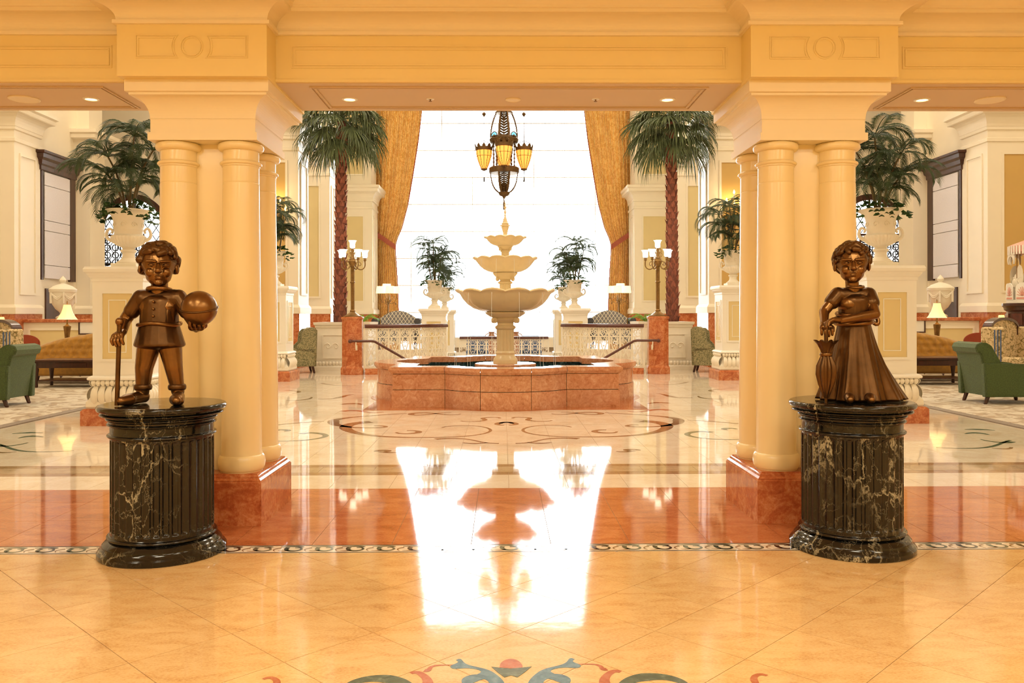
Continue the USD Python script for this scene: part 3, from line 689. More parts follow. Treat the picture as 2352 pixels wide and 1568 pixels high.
# gold curtains held back with a band
for sx in (-1, 1):
    MIRROR = sx > 0
    sd = 'left' if sx < 0 else 'right'
    cu = thing('curtain', 'tall gold damask curtain tied back at the %s of the window' % sd, 'curtain')
    zc = np.array([0.45, 1.2, 2.4, 3.6, 4.35, 4.7, 5.2, 6.2, 7.6, 9.0, 10.4, 12.1])
    inner = np.array([-4.55, -4.55, -4.58, -4.64, -4.70, -4.62, -4.40, -4.14, -3.90, -3.68, -3.52, -3.40])
    zz = np.linspace(0.45, 12.1, 60); xi = np.interp(zz, zc, inner)
    n = 150
    V = []
    for z, x1 in zip(zz, xi):
        t = np.linspace(0, 1, n)
        x = -5.62 + (x1 + 5.62) * t
        dep = 36.62 + 0.10 * np.sin(t * 2 * PI * 11 + 0.4 * math.sin(z)) + 0.03 * np.sin(t * 47 + z * 0.7)
        V.append(np.stack([x, dep, np.full(n, z)], 1))
    V = np.concatenate(V); 
    i, j = np.meshgrid(np.arange(59), np.arange(n - 1), indexing='ij'); a = (i * n + j)
    F = np.concatenate([np.stack([a, a + 1, a + n + 1], -1).reshape(-1, 3), np.stack([a, a + n + 1, a + n], -1).reshape(-1, 3)])
    part(cu, 'drape', trimesh.Trimesh(V, F, process=False), 'curtain_gold', smooth=True)
    path = spline([(-5.6, 36.46, 5.0), (-5.2, 36.44, 4.72), (-4.85, 36.45, 4.48), (-4.68, 36.5, 4.36)], 16)
    vv = np.vstack([path + [0, 0, 0.12], path - [0, 0, 0.12], path + [0, -0.03, 0.12], path - [0, 0.03, 0.12]]); k = np.arange(15)
    F = []
    for b0, b1 in ((2, 3), (1, 0), (0, 2), (3, 1)): F += [np.stack([b0 * 16 + k, b1 * 16 + k, b1 * 16 + k + 1], 1), np.stack([b0 * 16 + k, b1 * 16 + k + 1, b0 * 16 + k + 1], 1)]
    part(cu, 'tie_band', trimesh.Trimesh(vv, np.vstack(F), process=False), 'curtain_band')
    part(cu, 'edge_trim', tube(np.stack([xi, np.full(60, 36.6), zz], 1), 0.025, 6), 'curtain_band')
MIRROR = False
# ------------------------------------------------------------------ fountain
FX, FY = 0.0, 14.6
def outline(o=0.0):
    p = sg.box(-1.74, -1.74, 1.74, 1.74)
    for a in range(4):
        c = sg.Point(1.055 * math.cos(a * PI / 2), 1.055 * math.sin(a * PI / 2)).buffer(1.155, 40)
        p = p.union(c)
    return p.buffer(o, join_style=2) if o else p
def basin_cells():
    cells = []
    for a in range(4):
        for x0, x1 in ((-0.93, -0.377), (-0.377, 0.377), (0.377, 0.93)):
            cells.append(shapely.affinity.rotate(sg.box(x0, -2.6, x1, -0.93), a * 90, origin=(0, 0)))
        cells.append(shapely.affinity.rotate(sg.box(0.93, -2.6, 2.6, -0.93), a * 90, origin=(0, 0)))
    return [c.buffer(-0.003, join_style=2) for c in cells]
fountain = thing('fountain', 'three-tiered stone fountain in a lobed red marble basin', 'fountain', (FX, FY, 0))
cells = basin_cells()
def ring_blocks(name, o_out, o_in, z0, z1, mat, steps=None):
    for c in cells:
        ms = []
        for so, a, b in (steps or [(0, z0, z1)]):
            g = outline(o_out + so).difference(outline(o_in)).intersection(c)
            if g.area > 1e-4: ms.append(move(extrude(g, b - a), z=a))
        part(fountain, name, join(ms), mat)
part(fountain, 'apron', move(extrude(sg.box(-2.12, -2.12, 2.12, 2.12).union(outline(0.10)).difference(outline(-0.25)), 0.006), z=-0.002), 'tile_red')
part(fountain, 'joint_core', move(extrude(outline(-0.02).difference(outline(-0.29)), 0.55), z=0.0), 'inlay_black')
ring_blocks('lower_block', 0.0, -0.28, 0.0, 0.262, 'fountain_marble', [(0, 0, 0.258), (-0.006, 0.258, 0.264)])
ring_blocks('upper_block', -0.014, -0.28, 0.268, 0.52, 'fountain_marble', [(-0.010, 0.266, 0.272), (0, 0.272, 0.508), (-0.008, 0.508, 0.516)])
ring_blocks('rim_stone', 0.045, -0.34, 0.516, 0.615, 'fountain_marble', [(-0.035, 0.516, 0.532), (-0.022, 0.532, 0.548), (-0.008, 0.548, 0.562), (0.0, 0.562, 0.602), (-0.008, 0.602, 0.612), (-0.018, 0.612, 0.616)])
part(fountain, 'mosaic_lining', join([move(extrude(outline(-0.285).difference(outline(-0.305)), 0.46), z=0.055), move(extrude(outline(-0.29), 0.05), z=0.01)]), 'mosaic')
part(fountain, 'water', move(extrude(outline(-0.31), 0.30), z=0.065), 'water')
part(fountain, 'foot_drum', lathe([(0.48, 0.06), (0.48, 0.50)], 48), 'mosaic')
part(fountain, 'foot_slab', lathe([(0.48, 0.50), (0.53, 0.515), (0.535, 0.55), (0.525, 0.57), (0.50, 0.578)], 56), 'fountain_marble', smooth=40)
def fluted(r, z0, z1, n=16, depth=0.10, rows=2):
    N = n * 8; a = np.arange(N) * 2 * PI / N
    rr = r * (1 - depth * np.clip(np.cos(a * n), 0, 1) ** 0.7)
    V = np.concatenate([np.stack([rr * np.cos(a), rr * np.sin(a), np.full(N, z)], 1) for z in np.linspace(z0, z1, rows)])
    return grid_mesh(V, rows, N)
def bowl(prof, lip, n=12, N=240, thick=0.03, scal=0.045, groove=0.05):
    """lobed bowl: outer profile up to the scalloped lip, then down inside"""
    a = np.arange(N) * 2 * PI / N
    ph = np.abs(np.sin(a * n / 2))            # 0 in the grooves, 1 on petal centres
    pr = np.array(prof); k = np.linspace(0, 1, len(pr))
    V = []
    for (r, z), t in zip(prof, k):
        rr = r * (1 - groove * t ** 0.7 * (1 - ph) ** 1.5 * (1.0 if t > 0 else 0))
        V.append(np.stack([rr * np.cos(a), rr * np.sin(a), z + scal * t ** 2.5 * ph ** 0.8], 1))
    for (r, z), t in list(zip(prof, k))[::-1]:
        if t < 0.25: break
        rr = (r - thick) * (1 - groove * t ** 0.7 * (1 - ph) ** 1.5)
        V.append(np.stack([rr * np.cos(a), rr * np.sin(a), z + scal * t ** 2.5 * ph ** 0.8 + 0.012], 1))
    return grid_mesh(np.concatenate(V), len(V), N)
def volutes(r, z, size, n=4, rot=PI / 4):
    ms = []
    for k in range(n):
        a = rot + k * 2 * PI / n
        c = trimesh.creation.cylinder(size, size * 1.1, sections=20); c.apply_transform(trimesh.transformations.rotation_matrix(PI / 2, [1, 0, 0]))
        ms.append(move(c, r, 0, z).apply_transform(trimesh.transformations.rotation_matrix(a, [0, 0, 1])))
        e = trimesh.creation.cylinder(size * 0.45, size * 1.35, sections=12); e.apply_transform(trimesh.transformations.rotation_matrix(PI / 2, [1, 0, 0]))
        ms.append(move(e, r, 0, z).apply_transform(trimesh.transformations.rotation_matrix(a, [0, 0, 1])))
    return join(ms)
FS = 'fountain_stone'
part(fountain, 'column_base', lathe([(0.21, 0.578), (0.21, 0.63), (0.20, 0.645), (0.195, 0.665), (0.165, 0.70), (0.16, 0.73), (0.172, 0.75), (0.158, 0.775), (0.15, 0.79)], 48), FS, smooth=35)
part(fountain, 'column', fluted(0.150, 0.79, 1.16, 14, 0.07), FS, smooth=50)
part(fountain, 'column_collar', lathe([(0.15, 1.155), (0.165, 1.165), (0.178, 1.185), (0.178, 1.205), (0.16, 1.22), (0.14, 1.235), (0.14, 1.28)], 48), FS, smooth=35)
part(fountain, 'volute', volutes(0.27, 1.315, 0.048), FS, smooth=40)
part(fountain, 'capital', lathe([(0.14, 1.27), (0.20, 1.30), (0.24, 1.345), (0.22, 1.36), (0.26, 1.375), (0.33, 1.42), (0.345, 1.435), (0.345, 1.455), (0.30, 1.465)], 48), FS, smooth=35)
part(fountain, 'bowl', bowl([(0.28, 1.455), (0.42, 1.478), (0.55, 1.520), (0.66, 1.590), (0.74, 1.675), (0.785, 1.745), (0.82, 1.775), (0.865, 1.790), (0.868, 1.800)], 0), FS, smooth=45, label='wide lower bowl with scalloped petals')
part(fountain, 'stem', join([fluted(0.097, 1.55, 1.945, 12, 0.08), lathe([(0.10, 1.94), (0.125, 1.955), (0.125, 1.975), (0.10, 1.99), (0.09, 2.00), (0.09, 2.03)], 32)]), FS, smooth=40)
part(fountain, 'volute', volutes(0.19, 2.03, 0.030), FS, smooth=40)
part(fountain, 'capital', lathe([(0.09, 2.01), (0.14, 2.03), (0.15, 2.055), (0.17, 2.07), (0.205, 2.11), (0.215, 2.125), (0.215, 2.135)], 40), FS, smooth=35)
part(fountain, 'bowl', bowl([(0.19, 2.135), (0.28, 2.155), (0.37, 2.195), (0.44, 2.25), (0.49, 2.31), (0.52, 2.345), (0.56, 2.360), (0.566, 2.368)], 0, scal=0.03, thick=0.022), FS, smooth=45, label='middle bowl with scalloped petals')
part(fountain, 'stem', join([fluted(0.068, 2.2, 2.50, 10, 0.08), lathe([(0.07, 2.495), (0.085, 2.50), (0.085, 2.515), (0.07, 2.525), (0.065, 2.55)], 32)]), FS, smooth=40)
part(fountain, 'volute', volutes(0.125, 2.545, 0.021), FS, smooth=40)
part(fountain, 'capital', lathe([(0.065, 2.535), (0.10, 2.55), (0.12, 2.575), (0.13, 2.59), (0.14, 2.60)], 32), FS, smooth=35)
part(fountain, 'bowl', bowl([(0.12, 2.598), (0.19, 2.612), (0.25, 2.64), (0.295, 2.68), (0.325, 2.715), (0.355, 2.728), (0.376, 2.732)], 0, scal=0.022, thick=0.018, N=192), FS, smooth=45, label='small upper bowl with scalloped petals')
part(fountain, 'finial', lathe([(0.055, 2.62), (0.06, 2.77), (0.045, 2.79), (0.035, 2.80), (0.040, 2.84), (0.058, 2.90), (0.066, 2.925), (0.060, 2.935), (0.086, 2.945), (0.090, 2.955), (0.06, 2.965), (0.058, 2.985), (0.07, 2.99), (0.045, 3.005), (0.030, 3.06), (0.016, 3.10), (0.012, 3.12), (0.022, 3.13), (0.010, 3.145), (0.016, 3.17), (0.022, 3.19), (0.012, 3.21), (0.008, 3.235), (0.022, 3.265), (0.026, 3.28), (0.008, 3.285), (0.012, 3.31), (0.004, 3.36)], 32), FS, smooth=30)
rs = np.random.default_rng(3)
for k in range(12):
    a = (k + 0.5) * PI / 6
    for R, z0, z1, r in ((0.86, 1.78, 0.37, 0.0045), (0.56, 2.35, 1.72, 0.003)):
        t = np.linspace(0, 1, 10); q = R + 0.03 * np.sqrt(t) + rs.normal(0, 0.003, 10).cumsum() * 0.5
        part(fountain, 'water_stream', tube(np.stack([q * math.cos(a), q * math.sin(a), z0 + (z1 - z0) * t ** 1.3], 1), r, 5), 'water_jet')

# ------------------------------------------------------------------ black marble pedestals
def fluted_pedestal():
    N, nf = 36 * 10, 36
    a = np.arange(N) * 2 * PI / N
    zs = np.r_[0.128, 0.145, np.linspace(0.15, 0.175, 6), 0.3, 0.5, np.linspace(0.655, 0.68, 6), 0.685, 0.695]
    V = []
    for z in zs:
        e = min(1.0, max(0.0, (z - 0.15) / 0.022), max(0.0, (0.682 - z) / 0.022)) if 0.15 < z < 0.682 else 0.0
        e = math.sqrt(max(0, 1 - (1 - min(e, 1)) ** 2))
        ph = np.abs(((a * nf / (2 * PI)) % 1) - 0.5) / 0.40
        d = 0.0135 * e * np.sqrt(np.clip(1 - ph ** 2, 0, 1))
        r = 0.288 - d
        V.append(np.stack([r * np.cos(a), r * np.sin(a), np.full(N, z)], 1))
    return grid_mesh(np.concatenate(V), len(zs), N)
def arc_prof(r, z0, z1, b, n=6): return [(r + b * math.sin(t), z0 + (z1 - z0) * (1 - math.cos(t)) / 2) for t in np.linspace(0, PI, n + 2)]
mp = thing('marble_pedestal', 'round fluted black marble pedestal with pale veins, left, under the statue of the ball bearer', 'pedestal', (-2.075, 5.05, 0))
part(mp, 'shaft', fluted_pedestal(), 'black_marble', smooth=40)
part(mp, 'base', lathe([(0.355, 0), (0.360, 0.006), (0.360, 0.03), (0.352, 0.04)] + [(0.352 - 0.02 * math.sin(t), 0.042 + 0.03 * t / (PI / 2)) for t in np.linspace(0, PI / 2, 6)] + [(0.328, 0.075), (0.318, 0.088), (0.303, 0.098), (0.295, 0.102)] + arc_prof(0.292, 0.104, 0.126, 0.016) + [(0.289, 0.13)], 96), 'black_marble', smooth=35)
part(mp, 'capital', lathe([(0.288, 0.692)] + arc_prof(0.290, 0.694, 0.716, 0.015) + [(0.288, 0.722), (0.288, 0.758), (0.294, 0.762)] + arc_prof(0.294, 0.764, 0.778, 0.012) + [(0.296, 0.781), (0.296, 0.790), (0.304, 0.793)] + arc_prof(0.302, 0.795, 0.809, 0.010) + [(0.302, 0.812), (0.318, 0.816), (0.332, 0.820)] + arc_prof(0.336, 0.821, 0.834, 0.010) + [(0.324, 0.837), (0.324, 0.843), (0.346, 0.846)] + arc_prof(0.350, 0.847, 0.880, 0.012) + [(0.345, 0.882)], 96), 'black_marble', smooth=35)
dup(mp, (2.06, 5.08, 0), 2.1, 'round fluted black marble pedestal with pale veins, right, under the statue of the lady')

# ------------------------------------------------------------------ white urn pedestals, urns, palms
def leaf_band(hx, hy, z0, z1, o0, o1, n):
    """acanthus-like band round a square block: upright rounded ribs bulging outwards"""
    ms = []
    zz = np.linspace(0, 1, 9); prof = o0 + (o1 - o0) * np.sin(zz ** 0.8 * PI) ** 1.0
    for side in range(4):
        L = hx if side % 2 == 0 else hy
        D = hy if side % 2 == 0 else hx
        w = 2 * L / n
        for k in range(n):
            cx = -L + (k + 0.5) * w
            pts = []
            for t, p in zip(zz, prof):
                ww = w * 0.5 * (0.55 + 0.45 * math.sin(PI * min(1, t * 0.9 + 0.1)))
                for u in (-1, -0.5, 0, 0.5, 1): pts.append([cx + u * ww, -(D + p + 0.02 * (1 - u * u)), z1 - t * (z1 - z0)])
            V = np.array(pts).reshape(9, 5, 3); F = []
            for i in range(8):
                for j in range(4):
                    a = i * 5 + j; F += [[a, a + 5, a + 6], [a, a + 6, a + 1]]
            ms.append(move(trimesh.Trimesh(V.reshape(-1, 3), F, process=False), rz=side * PI / 2))
    return join(ms)
up = thing('urn_pedestal', 'tall white panelled pedestal at left under the large urn nearest the camera', 'pedestal', (-5.0, 11.23, 0))
part(up, 'plinth', rect_loft(0, 0, 0.43, 0.43, [(0, 0), (0, 0.185), (-0.015, 0.20), (-0.03, 0.215)]), 'red_marble', label='red marble plinth')
part(up, 'foot', rect_loft(0, 0, 0.31, 0.31, [(0.06, 0.21), (0.075, 0.24), (0.07, 0.30), (0.03, 0.36), (0.0, 0.45), (0.005, 0.53), (0.03, 0.57)]), 'cast_white')
part(up, 'leaf_moulding', leaf_band(0.315, 0.315, 0.22, 0.50, 0.015, 0.085, 7), 'cast_white', smooth=40)
part(up, 'egg_moulding', leaf_band(0.33, 0.33, 0.50, 0.575, 0.005, 0.03, 11), 'cast_white', smooth=40)
part(up, 'ledge', rect_loft(0, 0, 0.33, 0.33, [(0.0, 0.57), (0.04, 0.58), (0.045, 0.60), (0.03, 0.62), (0.0, 0.635)]), 'white_paint')
part(up, 'body', rect_loft(0, 0, 0.322, 0.322, [(0, 0.63), (0, 1.86)]), 'white_paint')
for k in range(4):
    T = lambda m: move(m, rz=k * PI / 2)
    part(up, 'panel', T(box(-0.20, 0.20, -0.326, -0.322, 0.84, 1.70)), 'hall_panel')
    part(up, 'panel_frame', T(join([plate(sg.box(-.225, .815, .225, 1.725).difference(sg.box(-.19, .85, .19, 1.69)), 0.016, [0, -0.322, 0], X, Z),
                                    plate(sg.box(-.115, .93, .115, 1.61).difference(sg.box(-.105, .94, .105, 1.60)), 0.008, [0, -0.325, 0], X, Z)])), 'white_paint')
part(up, 'cornice', rect_loft(0, 0, 0.322, 0.322, [(0, 1.84), (0.012, 1.85), (0.012, 1.885), (0.03, 1.90), (0.05, 1.93), (0.055, 1.95), (0.08, 1.965), (0.085, 2.0), (0.075, 2.02), (0.07, 2.035)]), 'white_paint')

urn = thing('urn', 'large pale stone urn with scrolled handles on the left pedestal nearest the camera', 'urn', (-5.0, 11.23, 2.035))
def gadroon(prof, n=28, N=224, d=0.05):
    a = np.arange(N) * 2 * PI / N; g = 1 + d * (np.abs(np.sin(a * n / 2)) - 0.6); V = []
    for k, (r, z) in enumerate(prof):
        e = 0 if k in (0, len(prof) - 1) else 1
        V.append(np.stack([r * (1 + e * (g - 1)) * np.cos(a), r * (1 + e * (g - 1)) * np.sin(a), np.full(N, z)], 1))
    return grid_mesh(np.concatenate(V), len(prof), N)
part(urn, 'foot', join([rect_loft(0, 0, 0.165, 0.165, [(0, 0), (0, 0.05), (-0.008, 0.058)]), lathe([(0.15, 0.055), (0.15, 0.075), (0.12, 0.095), (0.085, 0.13), (0.075, 0.17), (0.078, 0.20), (0.10, 0.215), (0.10, 0.235), (0.075, 0.25), (0.085, 0.275)], 40)]), 'cast_white', smooth=30)
part(urn, 'bowl', gadroon([(0.08, 0.27), (0.14, 0.295), (0.19, 0.33), (0.215, 0.375), (0.22, 0.41), (0.205, 0.425)]), 'cast_white', smooth=50)
part(urn, 'body', lathe([(0.20, 0.42), (0.195, 0.43), (0.178, 0.44), (0.176, 0.48), (0.184, 0.50), (0.182, 0.51), (0.184, 0.60), (0.195, 0.65), (0.215, 0.69), (0.25, 0.725), (0.28, 0.745), (0.285, 0.755), (0.28, 0.765), (0.255, 0.765), (0.22, 0.72), (0.20, 0.66)], 48), 'cast_white', smooth=35)
rel = []
for k in range(8):
    a0 = k * PI / 4
    sp = [((0.045 - 0.0045 * i) * math.cos(i * 0.75), (0.045 - 0.0045 * i) * math.sin(i * 0.75)) for i in range(9)]
    rel.append(tube([((0.186 + 0.001) * math.cos(a0 + u / 0.186), 0.187 * math.sin(a0 + u / 0.186), 0.56 + v) for u, v in sp], 0.008, 5))
part(urn, 'relief', join(rel), 'cast_white', smooth=40)
for sgn in (-1, 1):
    h = spline([(sgn * 0.17, 0, 0.36), (sgn * 0.24, 0, 0.37), (sgn * 0.285, 0, 0.41), (sgn * 0.285, 0, 0.48), (sgn * 0.25, 0, 0.52), (sgn * 0.215, 0, 0.50), (sgn * 0.225, 0, 0.46)], 24)
    part(urn, 'handle', tube(h, np.linspace(0.026, 0.015, 24), 10), 'cast_white', smooth=40)
part(urn, 'soil', lathe([(0.215, 0.70), (0.215, 0.715)], 24), 'soil')

def frond(L, elev, az, droop, seed, n=32, wl=0.22):
    r = np.random.default_rng(seed)
    s = np.linspace(0, 1, 14)
    e = elev - droop * s ** 1.5
    step = L / 13
    P = np.zeros((14, 3)); tw = r.normal(0, 0.10)
    for i in range(1, 14):
        P[i] = P[i - 1] + step * np.array([math.cos(e[i]) * math.cos(az + tw * s[i]), math.cos(e[i]) * math.sin(az + tw * s[i]), math.sin(e[i])])
    ms = [tube(P, np.linspace(0.009, 0.003, 14) * (L / 0.8), 5)]
    V, F = [], []
    tan = np.gradient(P, axis=0); tan /= np.linalg.norm(tan, axis=1, keepdims=True)
    for k in range(n):
        t = 0.16 + 0.84 * k / (n - 1)
        p = np.array([np.interp(t, s, P[:, c]) for c in range(3)]); d = np.array([np.interp(t, s, tan[:, c]) for c in range(3)])
        side = np.cross(d, [0, 0, 1]); side /= np.linalg.norm(side) + 1e-9; upv = np.cross(side, d)
        ll = wl * L / 0.8 * (0.45 + 0.75 * math.sin(PI * min(1.0, t * 0.85 + 0.08))) * r.uniform(0.9, 1.1)
        for sg_ in (-1, 1):
            f = 0.55 + 0.5 * t
            q1 = p + (d * 0.35 * f + side * sg_ * 0.42 + upv * 0.10) * ll
            q2 = p + (d * 0.85 * f + side * sg_ * 0.80 - np.array([0, 0, 0.12 + 0.10 * r.random()])) * ll
            w = 0.0098 * (L / 0.8) ** 0.5
            b = len(V)
            V += [p, q1 + d * w - upv * w * 0.3, q1 + upv * w * 0.25, q1 - d * w - upv * w * 0.3, q2]
            F += [[b, b + 1, b + 2], [b, b + 2, b + 3], [b + 1, b + 4, b + 2], [b + 2, b + 4, b + 3]]
    ms.append(trimesh.Trimesh(np.array(V), np.array(F), process=False))
    return join(ms)
def ivy(n, R, H, seed):
    r = np.random.default_rng(seed); out = []
    for k in range(n):
        a = r.uniform(0, 2 * PI); rad = R * (0.35 + 0.75 * math.sqrt(r.random())); 
        z = H * (1 - (rad / R) ** 2) * r.uniform(0.5, 1.1) + (0.0 if rad < R * 0.8 else -r.uniform(0, 0.12))
        c = np.array([rad * math.cos(a), rad * math.sin(a), z + 0.03])
        s = r.uniform(0.05, 0.085)
        out_d = np.array([math.cos(a), math.sin(a), r.uniform(-0.6, 0.5)]); out_d /= np.linalg.norm(out_d)
        sd = np.cross(out_d, [0, 0, 1.0]); sd /= np.linalg.norm(sd); nn = np.cross(sd, out_d)
        rim = [(-0.1, 0), (0.05, 0.42), (0.35, 0.50), (0.65, 0.36), (1.0, 0.0), (0.65, -0.36), (0.35, -0.50), (0.05, -0.42)]
        V = [c + nn * 0.012] + [c + s * (out_d * x + sd * y) - nn * 0.25 * s * y * y * 4 for x, y in rim]
        V = V + [v + [0, 0, 0.002] for v in V]
        F = [[0, i, i % 8 + 1] for i in range(1, 9)] + [[9, 9 + i % 8 + 1, 9 + i] for i in range(1, 9)]
        out.append(trimesh.Trimesh(np.array(V), F, process=False))
    return out
def urn_palm(lab, loc, seed, rotz=0, group=None):
    """parlour palm with an ivy skirt, standing in an urn"""
    t = thing('urn_palm', lab, 'plant', loc, rotz)
    r = np.random.default_rng(seed)
    stems = [(0.02, 0.0, 1.02, 0.05), (-0.06, 0.06, 0.74, -0.20), (0.07, -0.05, 0.84, 0.24), (-0.02, -0.07, 0.44, -0.16), (0.04, 0.07, 0.56, 0.12), (0.0, 0.03, 0.28, -0.02)]
    k = 0
    for x, y, h, lean in stems:
        topp = np.array([x + lean, y + lean * 0.4, h])
        part(t, 'stem', tube(spline([(x, y, -0.02), (x + lean * 0.4, y, h * 0.55), tuple(topp)], 8), np.linspace(0.017, 0.011, 8), 6), 'stem')
        nf = 9
        for j in range(nf):
            az = j * 2 * PI / nf + r.uniform(-0.35, 0.35) + k
            part(t, 'frond', move(frond(r.uniform(0.44, 0.70), r.uniform(0.15, 1.3), az, r.uniform(1.4, 2.5), seed * 100 + k * 10 + j), *topp), 'palm_leaf2')
        k += 1
    for l in ivy(95, 0.33, 0.17, seed + 5): part(t, 'ivy_leaf', l, 'ivy_leaf2')
    return t
PZ, UZ = 2.035, 2.035 + 0.73
p1 = urn_palm('lush green parlour palm with ivy in the large left urn nearest the camera', (-5.0, 11.23, UZ), 11)
p2 = urn_palm('lush green parlour palm with ivy in the large right urn nearest the camera', (5.0, 11.20, UZ), 29, 2.3)
sites = [((5.0, 11.20), 0.0, 'right', 'nearest the camera', 1, None),
         ((-5.0, 18.4), 0.0, 'left', 'before the wall sconce', 1, (p2, 1.0)), ((5.0, 18.4), 0.0, 'right', 'before the wall sconce', 1, (p1, 2.6)),
         ((-1.88, 22.8), -0.45, 'left', 'at the railing end by the fountain', 1, (p1, 4.0)), ((1.90, 22.8), -0.45, 'right', 'at the railing end by the fountain', 1, (p2, 0.4)),
         ((-2.0, 28.5), -0.45, 'left', 'farthest back before the window', 1, (p2, 3.4)), ((2.02, 28.5), -0.45, 'right', 'farthest back before the window', 1, (p1, 5.1))]
for (x, y), z, sd, where, sc, pal in sites:
    dup(up, (x, y, z), 0, 'tall white panelled pedestal at %s, %s' % (sd, where))
    dup(urn, (x, y, PZ + z), 0, 'pale stone urn with scrolled handles at %s, %s' % (sd, where))
    if pal: dup(pal[0], (x, y, UZ + z), pal[1], 'green parlour palm in the urn at %s, %s' % (sd, where))

# ------------------------------------------------------------------ newel posts, lamps, balustrades
def octo(o, z): return o, z
newel = thing('newel_post', 'red marble newel post at left carrying a branched lamp', 'post', (-3.63, 20.2, 0))
def oct_loft(prof, h):
    V = []
    for o, z in prof:
        q = h + o; c = q * 0.45
        V += [[-q, -c, z], [-c, -q, z], [c, -q, z], [q, -c, z], [q, c, z], [c, q, z], [-c, q, z], [-q, c, z]]
    return grid_mesh(np.array(V, float), len(prof), 8)
part(newel, 'base', oct_loft([(0.03, 0), (0.03, 0.14), (0.02, 0.16), (0.0, 0.20)], 0.235), 'red_marble')
part(newel, 'shaft', oct_loft([(0, 0.19), (0, 1.31)], 0.235), 'red_marble')
part(newel, 'cap', oct_loft([(0, 1.30), (0.015, 1.315), (0.02, 1.335), (0.02, 1.36), (0.01, 1.37)], 0.235), 'red_marble')
dup(newel, (3.68, 20.2, 0), 0, 'red marble newel post at right carrying a branched lamp')
lamp = thing('post_lamp', 'branched bronze lamp with lit tulip glass shades on the left newel post', 'lamp', (-3.63, 20.2, 1.37))
B = 'lamp_bronze'
part(lamp, 'base', lathe([(0.22, 0), (0.22, 0.02), (0.17, 0.035), (0.14, 0.06), (0.09, 0.09), (0.06, 0.12), (0.065, 0.15), (0.05, 0.17)], 32), B, smooth=35)
part(lamp, 'shaft', join([fluted(0.045, 0.16, 1.2, 10, 0.14), lathe([(0.045, 0.80), (0.06, 0.815), (0.06, 0.835), (0.045, 0.85)], 24), lathe([(0.04, 1.19), (0.06, 1.2), (0.075, 1.24), (0.09, 1.28), (0.095, 1.33), (0.08, 1.36), (0.09, 1.375), (0.05, 1.40), (0.03, 1.45), (0.025, 1.62), (0.04, 1.63)], 28)]), B, smooth=40)
orn = []
for k in range(6):
    a = k * PI / 3
    for s_ in (1, -1):
        pts = [(0.03, 1.40), (0.09, 1.44), (0.10, 1.50), (0.06, 1.53), (0.045, 1.49)] if s_ > 0 else [(0.03, 1.64), (0.08, 1.60), (0.085, 1.55), (0.05, 1.53)]
        orn.append(tube(spline([(r_ * math.cos(a), r_ * math.sin(a), z) for r_, z in pts], 10), 0.007, 5))
part(lamp, 'filigree', join(orn), B, smooth=40)
def tulip(x, y, z):
    N = 48; a = np.arange(N) * 2 * PI / N; V = []
    pr = [(0.035, 0.0), (0.058, 0.02), (0.066, 0.06), (0.064, 0.10), (0.068, 0.14), (0.085, 0.175), (0.098, 0.19)]
    for (r_, z_), t in zip(pr + [(r_ - 0.004, z_) for r_, z_ in pr[::-1]], list(np.linspace(0, 1, 7)) + list(np.linspace(1, 0, 7))):
        rr = r_ * (1 + 0.07 * t ** 4 * np.cos(a * 6)); V.append(np.stack([x + rr * np.cos(a), y + rr * np.sin(a), np.full(N, z + z_)], 1))
    return grid_mesh(np.concatenate(V), 14, N)
for k in range(5):
    a = PI / 2 + k * 2 * PI / 5
    c, s_ = math.cos(a), math.sin(a)
    arm = part(lamp, 'arm', join([tube(spline([(r_ * c, r_ * s_, z) for r_, z in ((0.06, 1.26), (0.12, 1.16), (0.20, 1.13), (0.28, 1.18), (0.30, 1.27), (0.295, 1.36))], 20), 0.013, 7),
                     tube(spline([(r_ * c, r_ * s_, z) for r_, z in ((0.10, 1.30), (0.17, 1.31), (0.20, 1.25), (0.17, 1.22), (0.15, 1.25))], 14), 0.008, 5),
                     move(lathe([(0.012, 1.33), (0.03, 1.345), (0.035, 1.36), (0.028, 1.385), (0.04, 1.40), (0.04, 1.415)], 20), 0.295 * c, 0.295 * s_)]), B, smooth=40)
    part(arm, 'glass_shade', tulip(0.295 * c, 0.295 * s_, 1.405), 'tulip_glow', smooth=40)
part(lamp, 'glass_shade', tulip(0, 0, 1.635), 'tulip_glow', smooth=40)
dup(lamp, (3.68, 20.2, 1.37), 0, 'branched bronze lamp with lit tulip glass shades on the right newel post')

